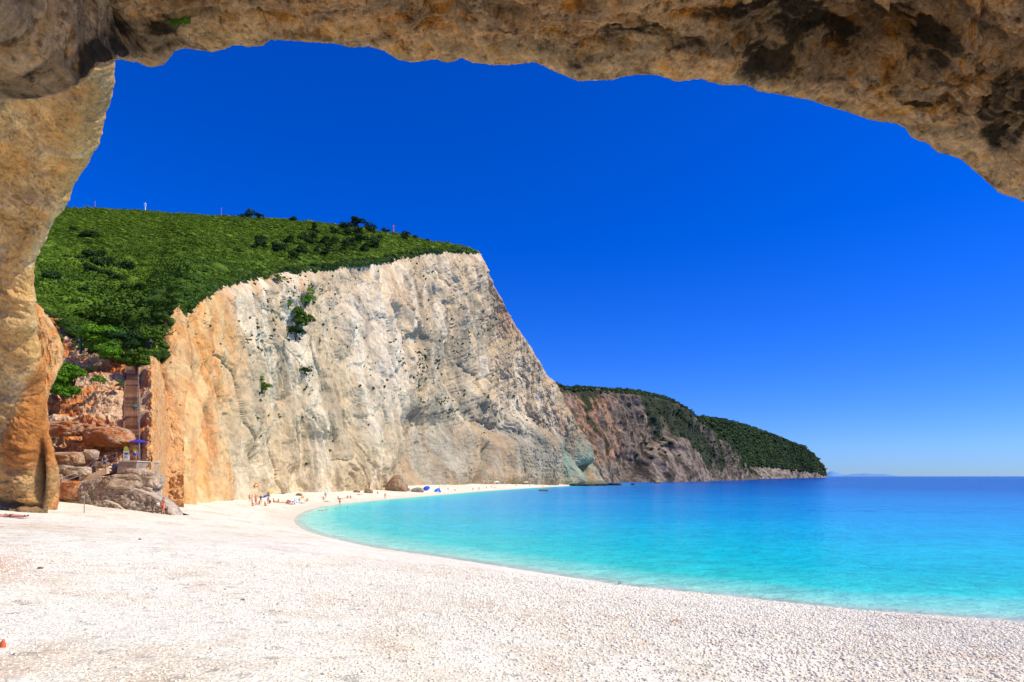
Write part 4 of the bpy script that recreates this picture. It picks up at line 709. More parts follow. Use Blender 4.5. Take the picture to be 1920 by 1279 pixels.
def bpx(name, px, py, w_, h_, Y, cols_, lab, seed, dep=1.0, **kw):
    Y = sh_(Y); s = w_*Y/F/2; h = h_*Y/F/2; p = at(px, py, Y+s*dep*0.3); return boulder(name, p, (s, s*dep, h), cols_, lab, seed, **kw)
RED = ((0.50, 0.17, 0.055), (0.55, 0.33, 0.19)); PALE = ((0.62, 0.48, 0.34), (0.45, 0.33, 0.22)); GRY = ((0.30, 0.25, 0.19), (0.46, 0.38, 0.29)); BRN = ((0.32, 0.20, 0.11), (0.42, 0.28, 0.17)); DRK = ((0.045, 0.04, 0.03), (0.12, 0.09, 0.06))
bpx('boulder', 201, 819, 72, 34, 79, RED, 'massive overhanging red brown boulder left of the foot of the stairs', 3, 0.8, sharp=0.7)
bpx('rock_ledge', 118, 805, 90, 25, 80, RED, 'long red rock ledge left of the overhanging boulder', 5, 0.6, sharp=0.9, cat='rock')
for k, (x, y, w_, h_, Y, cc, lab) in enumerate([(170, 853, 24, 18, 74, PALE, 'rounded pale rock under the overhanging boulder beside the rail'), (130, 862, 50, 26, 72, ((0.6,0.4,0.24),(0.4,0.22,0.12)), 'wide pale rock heap between the cave wall and the path'), (118, 884, 36, 22, 68, GRY, 'dark grey rock beside the foot of the cave wall'), (150, 885, 44, 18, 69, PALE, 'pale flat rock under the sloping path'), (245, 905, 74, 28, 66, PALE, 'pale layered rock below the concrete platform'),
        (282, 902, 40, 30, 67, PALE, 'pale rock block between the platform and the orange cliff'), (270, 925, 50, 26, 64, PALE, 'pale rock behind the top edge of the stone ramp'), (258, 890, 40, 22, 70, PALE, 'pale rock directly under the concrete platform'), (120, 905, 40, 30, 64, PALE, 'sandy rock at the left end of the path'), (140, 918, 46, 36, 61, RED, 'rusty brown rock at the left end of the stone ramp'), (103, 935, 30, 34, 59, PALE, 'low sandy rock beside the foot of the cave wall'), (190, 872, 24, 12, 71, BRN, 'small brown rock beside the path rail')]):
    bpx('rock', x, y, w_, h_, Y, cc, lab, 20+k, 0.9, cat='rock', sharp=0.9, group='rocks round the path')
for k, (x, y, w_, h_, cc, lab, dz) in enumerate([(742, 905, 38, 32, BRN, 'big brown pointed boulder at the cliff foot with a pale sand slope beside it', 0), (690, 920, 15, 9, BRN, 'small brown boulder on the sand left of the big pointed one', 0), (708, 916, 14, 5, PALE, 'flat pale rock between the small and the big boulder', 0), (782, 918.5, 23, 9, GRY, 'low olive grey rock on the sand right of the big boulder', 0), (560, 927, 11, 5, BRN, 'flat brown stone on the beach left of the bathers', 0), (668, 921, 12, 5, BRN, 'low brown stone by the cliff foot', 0), (337, 945, 5, 8, PALE, 'small pointed stone standing on the sand right of the girl in red', 0), (312, 930, 26, 18, PALE, 'pale block at the foot of the orange cliff', 0), (365, 932, 22, 7, PALE, 'low pale rubble at the foot of the orange cliff', 0), (452, 923, 26, 9, PALE, 'pale rubble heap at the foot of the brown recess', 0), (505, 922, 30, 8, BRN, 'brown rubble on the sand below the cliff', 0), (766, 918, 6, 6, PALE, 'small upright stone just right of the big boulder', 0)]):
    p = on_ground(x, y+h_/2); Y = p[1]; s = w_*Y/F/2; h = h_*Y/F/2
    boulder('boulder', (p[0], p[1]+s*0.6, p[2]+h*0.6), (s, s*0.9, h*1.2), cc, lab, 50+k, group='stones on the beach', peak=0.55 if k == 0 else 0.2, sharp=0.3)
for k, (x, y, w_, h_, lab, cc) in enumerate([(1020, 919, 18, 5, 'brown rock awash in the blue water just off the far beach', BRN), (1082, 909, 26, 7, 'dark rock at the waterline under the green stained arch', DRK), (1105, 909.5, 22, 6, 'dark rock in the middle of the waterline row', DRK), (1128, 909, 26, 6, 'dark rock right of the middle of the waterline row', DRK), (1152, 908, 26, 7, 'dark rock at the right end of the waterline row', DRK), (1187, 908, 7, 4, 'lone tiny dark rock in the sea right of the waterline row', DRK), (1234, 905, 13, 3.5, 'low brown rock in the sea below the domed headland', BRN)]):
    Y = CZ*F/(y+h_*0.3-HOR); s = w_*Y/F/2; h = h_*Y/F/2; boulder('sea_rock', (float((x-960)/F*Y), Y, 0.25*h), (s, s*0.8, h), cc, lab, 70+k, 'rock', 'rocks in the sea')
# small things on the near pebbles
for x, y, r_, lab, cc in [(75, 1067, 0.05, 'brown stone alone on the pale pebbles at the left', BRN), (262, 1012, 0.05, 'reddish stone on the pebbles in front of the ramp', RED), (455, 1126, 0.035, 'small grey brown stone among the pebbles left of the middle', GRY), (1048, 1140, 0.03, 'tiny round pale stone standing up at the edge of the pebbles', PALE)]:
    p = on_ground(x, y); boulder('stone', (p[0], p[1], p[2]+r_*0.4), (r_*1.3, r_, r_*0.7), cc, lab, int(x), 'stone', sub=3)
p = on_ground(1161, 1097); b_ = MB(); b_.tube([p+np.array(q)*0.45 for q in ((-0.35, 0, 0.0), (-0.1, 0, 0.1), (0.0, 0, 0.42), (0.12, 0, 0.5), (0.2, 0, 0.15))], [0.02, 0.02, 0.016, 0.012, 0.01], 6); b_.tube([p+np.array(q)*0.45 for q in ((0.0, 0, 0.1), (0.3, 0.1, 0.25), (0.55, 0, 0.05))], [0.015, 0.012, 0.008], 6)
tag(b_.build('driftwood', plain('wet_twig', (0.04, 0.09, 0.07)), None, True), 'dark bent driftwood twig at the edge of the pebbles by the water', 'driftwood')
for x, y, ln, rz, lab in [(1268, 1168, 0.2, 0.3, 'short orange brown stick lying on the near pebbles'), (1828, 1217, 0.13, 0.1, 'thin brown twig on the pebbles near the right edge')]:
    p = on_ground(x, y)+np.array([0, 0, 0.04]); d_ = np.array([math.cos(rz), math.sin(rz), 0])*ln; b_ = MB().tube([p-d_, p+np.array([0, 0, 0.02]), p+d_], [0.008, 0.012, 0.006], 6); tag(b_.build('stick', plain('orange_wood', (0.55, 0.25, 0.08)), None, True), lab, 'stick')
p = on_ground(4, 1215); me_ = MB(); k = 10; a = np.linspace(0, 2*np.pi, k, endpoint=False)
rings = [np.stack([np.cos(a)*r0*(1+0.2*np.sin(3*a)), np.sin(a)*r0*0.5, 0*a+z0], -1)+p+np.array([o0, 0, 0]) for r0, z0, o0 in ((0.045, -0.01, 0), (0.05, 0.03, 0.0), (0.035, 0.075, 0.008), (0.006, 0.125, 0.018))]
me_.add(np.concatenate(rings), [(i*k+j, i*k+(j+1) % k, (i+1)*k+(j+1) % k, (i+1)*k+j) for i in range(3) for j in range(k)]+[tuple(range(3*k, 4*k))])
tag(me_.build('beach_bag', plain('coral_cloth', (0.75, 0.16, 0.07)), None, True), 'coral red cloth tip standing on the pebbles at the left edge', 'bag')

# ---- wooden stairs
St0 = at(249, 868, 79.0); St1 = at(247.5, 686, float(gully_Y(686))); st = empty('wooden_staircase', St0, 0, 'long steep wooden staircase climbing the red gully beside the orange cliff', 'staircase')
nst = 56; M_tread = [plain('tread_'+q, c_, 0.85, 0.3, 4) for q, c_ in (('brown', (0.46, 0.25, 0.12)), ('pale', (0.58, 0.35, 0.19)), ('dark', (0.28, 0.14, 0.07)))]
for k in range(nst):
    q = (St1-St0)*(k/(nst-1)); rr = np.random.RandomState(k); ww = 1.72+0.1*rr.rand(); jog = 0.12*math.sin(k*0.16)
    MB().box(q+np.array([jog, 0, 0.02]), (ww, 0.36, 0.07), 0.02*(rr.rand()-0.5)).box(q+np.array([jog, -0.15, -0.12]), (ww, 0.04, 0.2)).build('tread', M_tread[rr.randint(3)], st)
sl_ = (St1-St0)
for sx_ in (-0.97, 0.97): MB().tube([np.array([sx_, -0.3, -0.35]), sl_+np.array([sx_, 0, -0.12])], 0.13, 4).build('stringer', M_wood, st)
for k in range(15):
    q = sl_*((k+0.3)/15.0)+np.array([0.9, 0, 0]); MB().tube([q+np.array([0, 0, -0.3]), q+np.array([0, 0, 1.05])], 0.04, 6).build('post', M_metal, st)
for hh_, r_ in ((1.05, 0.045), (0.55, 0.03)): MB().tube([np.array([0.9, -0.2, hh_]), sl_*0.33+np.array([0.98, 0, hh_]), sl_*0.7+np.array([0.95, 0, hh_]), sl_+np.array([0.85, 0, hh_])], r_, 8).build('handrail', M_metal, st)
# concrete platform, ramp path, stone ramp wall
pf = at(239, 866, 74.5); pl = empty('concrete_platform', pf, 0, 'small square concrete platform at the foot of the stairs', 'platform'); u_ = 74.5/F
MB().add([(-20*u_, 0, -22*u_), (15*u_, 0, -18*u_), (18*u_, 0, 0), (-17*u_, 0, 0), (-20*u_, 4.6, -22*u_), (15*u_, 4.6, -18*u_), (18*u_, 4.6, 0), (-17*u_, 4.6, 0)], [(0, 1, 2, 3), (4, 7, 6, 5), (0, 3, 7, 4), (1, 5, 6, 2), (3, 2, 6, 7), (0, 4, 5, 1)]).build('block', M_conc, pl)
MB().box((0.05, 2.3, 0.06), (2.3, 4.8, 0.12)).build('slab', plain('pale_concrete', (0.55, 0.45, 0.36), 0.9, 0.25, 1.5), pl)
def ribbon(name, top, bot, thick, m, lab, cat, up=None):
    top = [(a_, b2, sh_(c2)) for a_, b2, c2 in top]; bot = [(a_, b2, sh_(c2)) for a_, b2, c2 in bot]; T_ = np.array([at(*q) for q in top]); B_ = np.array([at(*q) for q in bot]); n_ = len(top); V = np.concatenate([T_, B_, T_+np.array([0, thick, 0]), B_+np.array([0, thick, 0])]); Fc = []
    for i in range(n_-1): Fc += [(n_+i, n_+i+1, i+1, i), (i, i+1, 2*n_+i+1, 2*n_+i), (2*n_+i, 2*n_+i+1, 3*n_+i+1, 3*n_+i)]
    Fc += [(0, 2*n_, 3*n_, n_), (n_-1, 2*n_-1, 4*n_-1, 3*n_-1)]; me = raw_mesh(name, V, Fc, [m], smooth=False); return tag(link(name, me), lab, cat)
M_path = plain('sandy_concrete', (0.58, 0.42, 0.28), 0.95, 0.25, 0.8)
ribbon('ramp_path', [(118, 906, 61), (150, 897, 63), (172, 888, 65), (200, 877, 69), (219, 868, 74)], [(118, 916, 61), (150, 906, 63), (172, 900, 65), (200, 889, 69), (221, 884, 74)], 2.6, M_path, 'sandy concrete path sloping down left from the platform', 'path')
def rock_slab(name, top, bot, thick, lab, cat, seed, lipc=None):
    n_ = 160; m_ = 60; top = [(a_, b2, sh_(c2)) for a_, b2, c2 in top]; bot = [(a_, b2, sh_(c2)) for a_, b2, c2 in bot]; T_ = np.array([at(*q) for q in top]); B_ = np.array([at(*q) for q in bot]); g1 = np.linspace(0, 1, len(T_)); T_ = resample(T_, g1, n_); B_ = resample(B_, g1, n_)
    v = np.linspace(0, 1, m_)[None, :, None]; P_ = B_[:, None]*(1-v)+T_[:, None]*v; ed_ = np.minimum(1, 6*(1-v[..., 0])); nz = fbm(P_, 0.5, 5, 0.6, off=seed); P_[..., 1] -= (nz*0.7+0.25*fbm(P_, 2, 4, 0.6, off=seed+1, ridged=True))*ed_
    bk = T_[:, None]+np.array([[0, thick*0.5, 0.03], [0, thick, 0], [0, thick, -3]])[None]; P_ = np.concatenate([P_, bk], 1); P_ = np.concatenate([P_, P_[-1:]+np.array([0, thick, -0.5])]); P_ = np.concatenate([P_[:1]+np.array([0, thick, -0.5]), P_])
    s1 = fbm(P_, 3.0, 4, 0.7, off=seed+3); s2 = fbm(P_, 0.6, 4, off=seed+4); c = mix((0.50, 0.40, 0.30), (0.12, 0.105, 0.085), ss(s1+0.3*s2, 0.0, 0.25)*0.8); c = mix(c, (0.50, 0.25, 0.10), ss(s2, 0.25, 0.5)*0.4)
    c[:, m_-1:] = (0.62, 0.5, 0.38); c[0:2] = (0.4, 0.3, 0.2)  # top edge painted paler, as the sunlit line above the face
    return tag(link(name, raw_mesh(name, P_, grid_faces(*P_.shape[:2]), [M_gully], c)), lab, cat)
rock_slab('stone_ramp', [(135, 915, 58.5), (150, 903, 58.5), (175, 899, 58.5), (190, 893, 58.5), (240, 911, 57.5), (282, 928, 56.5), (300, 938, 56), (314, 950, 55.5), (324, 964, 55)], [(130, 975, 58.5), (150, 985, 58), (175, 985, 57.5), (190, 985, 57), (240, 985, 56), (282, 985, 55.5), (300, 985, 55.2), (314, 985, 55), (326, 985, 55)], 2.2, 'speckled grey stone ramp wall sloping down to the sand behind the girl in red', 'wall', 31)
rock_slab('stone_ramp', [(172, 965, 56), (180, 942, 56), (195, 938, 56), (215, 945, 55.6), (240, 961, 55.2), (246, 968, 55)], [(172, 985, 56), (180, 985, 56), (195, 985, 56), (215, 985, 55.6), (240, 985, 55.2), (246, 985, 55)], 0.8, 'small stone buttress leaning on the front of the stone ramp wall', 'wall', 37)
# rails of the path
rl = empty('path_railing', at(180, 880, 64), 0, 'thin grey post and wire railing along the sloping path', 'railing'); r0 = np.array(rl.location)
pp_ = [(112, 897, 925, 66), (150, 882, 905, 68), (180, 860, 902, 69.5), (199, 854, 882, 71.5), (219, 848, 872, 73)]
for x, y0_, y1_, Y in pp_: MB().tube([at(x, y1_, Y)-r0, at(x, y0_, Y)-r0], 0.025, 6).build('post', M_metal, rl)
for o_ in (1, 9):
    MB().tube([at(x, y0_+o_, Y)-r0 for x, y0_, y1_, Y in pp_], 0.011, 6).build('wire', M_metal, rl)
pole = MB(); q = on_ground(158, 962); pole.tube([q-np.array([0, 0, 0.2]), q+np.array([0, 0, 1.55])], [0.035, 0.03], 8); po = empty('marker_pole', q, 0, 'thin grey pole stuck in the sand in front of the stone ramp', 'pole')
for o_ in (MB().tube([(0, 0, -0.2), (0, 0, 1.5)], [0.035, 0.03], 8).build('shaft', M_metal, po), MB().tube([(0, 0, 1.5), (0, 0, 1.56)], [0.045, 0.02], 8).build('cap', M_metal, po)): pass
# green pergola over the path above
pg = empty('pergola', at(187, 637, 99.5), 0, 'dark green pergola roof half hidden in the trees above the stairs', 'pergola'); Mg = plain('green_paint', (0.01, 0.10, 0.06), 0.6, 0.15); q0 = np.array(pg.location)
for k in range(9): MB().box((-2.6+k*0.68, 1.0, 1.35), (0.12, 2.8, 0.16)).build('rafter', Mg, pg)
MB().box((0.1, -0.9, 1.2), (6.2, 0.12, 0.34)).build('beam', Mg, pg); MB().box((0.1, 2.3, 1.2), (6.2, 0.12, 0.2)).build('beam', Mg, pg)
for sx_ in (-2.8, 2.3): MB().box((sx_, -0.3, -0.6), (0.22, 0.2, 3.4)).build('post', Mg, pg)
# signboard and masts
sg = empty('signboard', at(236.5, 866, 74.9), 0, 'white notice board with a lime disc on top standing on the platform', 'signboard'); u_ = 74.9/F
MB().box((0, 0.04, 12*u_), (11*u_, 0.05, 19*u_)).build('board', CM['white'], sg)
MB().box((0.02, 0.0, 15.5*u_), (7*u_, 0.025, 2.2*u_)).box((-0.05, 0.0, 13.3*u_), (5*u_, 0.025, 0.9*u_)).build('blue_mark', CM['blue'], sg); MB().box((0, 0, 8.5*u_), (6.5*u_, 0.025, 3*u_)).build('green_mark', plain('pale_green', (0.25, 0.5, 0.38)), sg)
MB().tube([(0, 0.05, 24.5*u_), (0, -0.02, 24.5*u_)], 4.6*u_, 20).build('disc', plain('lime_sign', (0.62, 0.78, 0.06)), sg)
for sx_ in (-4*u_, 4*u_): MB().tube([(sx_, 0.1, -0.1), (sx_, 0.1, 20*u_)], 0.03, 6).build('leg', M_metal, sg)
for k, (x, y0_, y1_, cc, lab) in enumerate([(273, 383, 398, 'white', 'pale mast on the skyline at the left'), (178, 380, 394, 'pink', 'thin reddish mast at the far left of the skyline'), (415, 392, 408, 'pink', 'thin reddish mast between the pale mast and the largest skyline tree'), (653, 413, 432, 'black', 'thin dark mast rising among the skyline trees'), (738, 425, 441, 'pink', 'pale pink mast at the right of the skyline grove')]):
    q = hill_pt(x, y1_-1); h_ = (y1_+2-y0_)*q[1]/F; ms = empty('mast', q, 0, lab, 'mast', 'masts on the skyline'); w_ = 0.35 if cc in ('white',) or x == 738 else 0.11
    MB().tube([(0, 0, -1), (0, 0, h_)], [w_, w_*0.6], 8).build('pole', CM[cc], ms); MB().box((0, 0, h_*0.85), (w_*3.4, w_*2, 0.5)).box((0, 0, h_*0.65), (w_*3, w_*2, 0.4)).build('antenna', CM[cc], ms)

# ================================================================ people
def skin_mesh(name, chains, mat, root=None, sub=2):
    """chains: list of joint lists [(x,y,z,r)...]; shared points are merged so the body is one surface"""
    idx = {}; V = []; R = []; Ed = []
    for ch in chains:
        prev = None
        for j in ch:
            key = tuple(round(c_, 3) for c_ in j[:3])
            if key not in idx: idx[key] = len(V); V.append(j[:3]); R.append(j[3])
            if prev is not None and prev != idx[key]: Ed.append((prev, idx[key]))
            prev = idx[key]
    me = bpy.data.meshes.new(name); me.from_pydata(V, Ed, []); o = bpy.data.objects.new(name, me); C.objects.link(o)
    o.modifiers.new('skin', 'SKIN').use_smooth_shade = True
    if not me.skin_vertices: me.skin_vertices.new() if hasattr(me.skin_vertices, 'new') else None
    for i, r in enumerate(R):
        sv_ = me.skin_vertices[0].data[i]; sv_.radius = (r, r) if not isinstance(r, tuple) else r; sv_.use_root = (i == 0)
    md = o.modifiers.new('sub', 'SUBSURF'); md.levels = sub; md.render_levels = sub
    dg = bpy.context.evaluated_depsgraph_get(); dg.update(); ev = o.evaluated_get(dg); out_ = bpy.data.meshes.new_from_object(ev); out_.name = name
    bpy.data.objects.remove(o); bpy.data.meshes.remove(me); out_.materials.clear(); out_.materials.append(mat)
    out_.polygons.foreach_set('use_smooth', np.ones(len(out_.polygons), bool)); return out_
def hand(w, d, up=(0, 0, 1), curl=0.3):
    """palm and five fingers from wrist w in direction d"""
    w = np.array(w, float); d = np.array(d, float); d /= np.linalg.norm(d); s = np.cross(d, up); s /= max(np.linalg.norm(s), 1e-6); n_ = np.cross(s, d); pal = w+d*0.045; out_ = [[(*w, 0.024), (*pal, 0.026)]]
    for k, (off, ln) in enumerate(((-0.027, 0.068), (-0.009, 0.08), (0.009, 0.075), (0.027, 0.058))):
        a = pal+d*0.035+s*off; b2 = a+d*ln*0.5-n_*ln*0.1*curl; c2 = b2+d*ln*0.45-n_*ln*0.4*curl; out_.append([(*pal, 0.026), (*a, 0.011), (*b2, 0.009), (*c2, 0.007)])
    a = w+d*0.03-s*0.035; b2 = a+d*0.03-s*0.02; out_.append([(*pal, 0.026), (*a, 0.012), (*b2, 0.01), (*(b2+d*0.025), 0.008)]); return out_
def figure(J, hands=True):
    """J: joints dict"""
    g = lambda n_, r: (*J[n_], r)
    ch = [[g('pelvis', 0.125), g('waist', 0.105), g('chest', 0.135), g('neck', 0.055), g('chin', 0.06), g('head', 0.095), g('crown', 0.07)]]
    hd = np.array(J['head']); fd = np.array(J['face'], float); fd /= np.linalg.norm(fd); ch.append([g('head', 0.095), (*(hd+fd*0.105-np.array([0, 0, 0.01])), 0.016)])
    sd_ = np.cross(fd, np.array(J['crown'])-hd); sd_ /= max(np.linalg.norm(sd_), 1e-6)
    for q in (-1, 1): ch.append([g('head', 0.095), (*(hd+sd_*q*0.088-fd*0.01), 0.018)])
    for q in 'LR':
        ch.append([g('chest', 0.135), g('sh'+q, 0.055), g('el'+q, 0.038), g('wr'+q, 0.025)]); ch.append([g('pelvis', 0.125), g('hip'+q, 0.095), g('kn'+q, 0.058), g('an'+q, 0.036), g('to'+q, 0.026)])
        if hands: ch += hand(J['wr'+q], np.array(J['wr'+q])-np.array(J['el'+q]), J.get('up', (0, 1, 0.2)))
    return ch
STAND = dict(pelvis=(0, 0, 0.93), waist=(0, 0, 1.08), chest=(0, 0, 1.27), neck=(0, 0.01, 1.44), chin=(0, -0.01, 1.52), head=(0, -0.01, 1.59), crown=(0, 0, 1.66), face=(0, -1, 0), shL=(-0.19, 0, 1.37), shR=(0.19, 0, 1.37), elL=(-0.25, 0.03, 1.1), elR=(0.25, 0.03, 1.1), wrL=(-0.27, -0.05, 0.86), wrR=(0.27, -0.05, 0.86),
    hipL=(-0.1, 0, 0.84), hipR=(0.1, 0, 0.84), knL=(-0.11, -0.02, 0.47), knR=(0.12, -0.03, 0.47), anL=(-0.11, 0.03, 0.07), anR=(0.13, 0.02, 0.07), toL=(-0.13, -0.13, 0.03), toR=(0.16, -0.13, 0.03))
def pose(base, **k): d_ = dict(base); d_.update(k); return d_
SIT = dict(pelvis=(0, 0, 0.12), waist=(0, 0.03, 0.27), chest=(0, 0.02, 0.47), neck=(0, -0.01, 0.64), chin=(0, -0.03, 0.71), head=(0, -0.03, 0.78), crown=(0, -0.02, 0.85), face=(0, -1, -0.1), shL=(-0.18, 0.0, 0.57), shR=(0.18, 0, 0.57), elL=(-0.24, -0.15, 0.4), elR=(0.24, 0.12, 0.34), wrL=(-0.15, -0.36, 0.42), wrR=(0.28, 0.2, 0.07),
    hipL=(-0.1, -0.08, 0.11), hipR=(0.1, -0.08, 0.11), knL=(-0.13, -0.42, 0.42), knR=(0.14, -0.48, 0.12), anL=(-0.12, -0.68, 0.07), anR=(0.12, -0.86, 0.07), toL=(-0.12, -0.82, 0.04), toR=(0.13, -0.9, 0.17))
LIE = dict(pelvis=(0, 0, 0.11), waist=(-0.16, 0, 0.1), chest=(-0.36, 0, 0.13), neck=(-0.54, 0, 0.12), chin=(-0.6, 0, 0.13), head=(-0.68, 0, 0.12), crown=(-0.76, 0, 0.12), face=(0, -0.3, 1), shL=(-0.46, -0.18, 0.11), shR=(-0.46, 0.18, 0.11), elL=(-0.5, -0.4, 0.05), elR=(-0.5, 0.4, 0.05), wrL=(-0.36, -0.52, 0.03), wrR=(-0.72, 0.5, 0.03),
    hipL=(0.09, -0.09, 0.1), hipR=(0.09, 0.09, 0.1), knL=(0.46, -0.12, 0.07), knR=(0.46, 0.13, 0.09), anL=(0.86, -0.1, 0.045), anR=(0.86, 0.16, 0.045), toL=(0.94, -0.1, 0.15), toR=(0.95, 0.17, 0.15), up=(0, 0, 1))
def garment(J, keys, grow, name, mat, extra=()):
    rr = dict(pelvis=0.135, waist=0.115, chest=0.145, shL=0.068, shR=0.068, hipL=0.108, hipR=0.108, knL=0.075, knR=0.075, elL=0.052, elR=0.052)
    ch = [[(*(J[a] if isinstance(a, str) else a), (rr[a] if isinstance(a, str) else 0.1)+grow) for a in c_] for c_ in keys]; ch += list(extra); return skin_mesh(name, ch, mat, sub=1)
def lerp3(a, b_, t_): return tuple(np.array(a)*(1-t_)+np.array(b_)*t_)
def shorts_keys(J): return [['pelvis', 'waist2'], ['pelvis', 'hipL', 'tL'], ['pelvis', 'hipR', 'tR']]
def swimwear(J, mat, name='shorts', k_=0.45):
    rr = [[(*J['pelvis'], 0.136), (*lerp3(J['pelvis'], J['waist'], 0.5), 0.122)]]+[[(*J['pelvis'], 0.136), (*J['hip'+q], 0.107), (*lerp3(J['hip'+q], J['kn'+q], k_), 0.092)] for q in 'LR']; return skin_mesh(name, rr, mat, sub=1)
def shirt(J, mat, name='shirt', sleeve=0.6):
    rr = [[(*J['pelvis'], 0.132), (*J['waist'], 0.122), (*J['chest'], 0.148), (*lerp3(J['chest'], J['neck'], 0.6), 0.09)]]+[[(*J['chest'], 0.148), (*J['sh'+q], 0.07), (*lerp3(J['sh'+q], J['el'+q], sleeve), 0.056)] for q in 'LR']; return skin_mesh(name, rr, mat, sub=1)
def bikini(J, mat):
    c_ = np.array(J['chest']); d_ = np.array(J['neck'])-c_; d_ = d_/np.linalg.norm(d_); return skin_mesh('bikini_top', [[(*(c_-d_*0.04), 0.139), (*(c_+d_*0.03), 0.141)]], mat, sub=1)
def hair_mesh(J, long=0.0, mat=None):
    h_ = np.array(J['head']); f_ = np.array(J['face'], float); f_ /= np.linalg.norm(f_); up = np.array(J['crown'])-h_; up /= np.linalg.norm(up); a = h_-f_*0.025+up*0.035
    ch = [[(*(h_-f_*0.045-up*0.04), 0.082), (*a, 0.098), (*(h_-f_*0.01+up*0.07), 0.075)]]
    if long: ch.append([(*(h_-f_*0.045-up*0.04), 0.082), (*(np.array(J['neck'])-f_*0.07), 0.06), (*(np.array(J['neck'])-f_*0.11-up*long), 0.045)])
    return skin_mesh('hair', ch, mat or M_hair, sub=1)
def person(loc, rz, J, lab, clothes, longhair=0.0, hands=True, group=None, hairmat=None):
    e_ = empty('person', loc, rz, lab, 'person', group); link('body', skin_mesh('body', figure(J, hands), M_skin), e_); link('hair', hair_mesh(J, longhair, hairmat), e_)
    for me__ in clothes: link(me__.name, me__, e_)
    return e_
G = lambda x, y: on_ground(x, y)
# girl in the red wrap
JG = pose(STAND, elL=(-0.3, -0.02, 1.14), wrL=(-0.36, -0.2, 0.98), elR=(0.24, -0.02, 1.1), wrR=(0.16, -0.19, 1.0), knR=(0.13, -0.09, 0.48), anR=(0.15, 0.06, 0.08), toR=(0.18, -0.1, 0.03), head=(-0.01, -0.02, 1.59), crown=(0, -0.01, 1.66), face=(-0.35, -1, 0))
wrap = skin_mesh('skirt', [[(0, 0, 0.99, 0.14), (0, 0, 0.87, 0.17), (0.0, 0, 0.72, 0.185), (0.0, 0, 0.6, 0.19)]], CM['red'], sub=2)
girl = person(G(306, 965), -0.3, JG, 'woman standing on the sand in a pale bikini top and short red skirt', [wrap, bikini(JG, CM['pink'])], 0.22); girl.scale = (1.12,)*3
q = G(294, 963); bg_ = empty('beach_bag', q+np.array([0.1, 0.1, 1.05]), 0, 'small white bag held beside the woman in the red skirt', 'bag'); MB().tube([(0, 0, -0.2), (0, 0, -0.05), (0, 0, 0.12)], [0.12, 0.19, 0.15], 10).build('pouch', CM['white'], bg_, True); MB().tube([(-0.12, 0, 0.1), (0, 0, 0.34), (0.12, 0, 0.1)], 0.015, 6).build('strap', CM['white'], bg_)
# sunbather at the left edge
sbJ = pose(LIE, knR=(0.48, 0.12, 0.1)); q = G(24, 971); sb = person((q[0]-0.1, q[1], q[2]+0.03), 0.0, sbJ, 'sunbather lying on the pebbles in a dark bikini and black shoes at the left edge', [swimwear(sbJ, CM['black'], 'bikini_bottom', 0.05), bikini(sbJ, CM['dkgreen']),
     skin_mesh('shoe', [[(0.84, -0.1, 0.05, 0.05), (0.95, -0.1, 0.15, 0.04)]], CM['black'], sub=1), skin_mesh('shoe', [[(0.84, 0.16, 0.05, 0.05), (0.96, 0.17, 0.15, 0.04)]], CM['black'], sub=1)], 0.0); sb.scale = (1.12,)*3
tw = MB(); tw.box((q[0]-0.2, q[1], q[2]+0.01), (2.2, 0.9, 0.03)); tag(tw.build('beach_towel', plain('pinkish_towel', (0.7, 0.45, 0.4))), 'pale pink towel under the sunbather at the left edge', 'towel')
# man on the path, man on the stairs, attendant on the platform, visitor at the top
JM = pose(STAND, elL=(-0.27, -0.1, 1.12), wrL=(-0.2, -0.33, 1.02), elR=(0.27, -0.1, 1.12), wrR=(0.22, -0.33, 1.02))
person(at(197, 881, 72.5), 0.25, JM, 'man in a dark green shirt standing at the railing of the sloping path', [shirt(JM, CM['dkgreen']), swimwear(JM, CM['navy'], 'shorts', 0.75)])
JB = pose(STAND, knL=(-0.1, -0.16, 0.55), anL=(-0.1, 0.02, 0.22), toL=(-0.1, -0.13, 0.18), elR=(0.28, 0.0, 1.14), wrR=(0.38, -0.2, 1.0))
ms = person(at(254.5, 702, float(gully_Y(702))-0.3)+np.array([0, 0, 0.1]), 0.2, JB, 'man in a bright turquoise shirt and blue shorts near the top of the wooden stairs', [shirt(JB, CM['cyan']), swimwear(JB, CM['navy'], 'shorts', 0.7)]); ms.scale = (1.05,)*3
person(at(253, 865.5, 75.2)+np.array([0, 0, 0.1]), 0, STAND, 'attendant in a yellow vest and blue shorts under the purple umbrella on the platform', [shirt(STAND, plain('yellow_vest', (0.65, 0.72, 0.04)), 'vest', 0.25), swimwear(STAND, CM['blue'], 'shorts', 0.8), skin_mesh('cap', [[(0, 0, 1.63, 0.1), (0, 0, 1.69, 0.085)]], CM['navy'], sub=1)])
person(hill_pt(292, 662)+np.array([0, -1.5, 0.5]), 0.3, STAND, 'visitor in a white shirt among the bushes above the orange cliff edge', [shirt(STAND, CM['white']), swimwear(STAND, CM['black'], 'shorts', 0.7)])
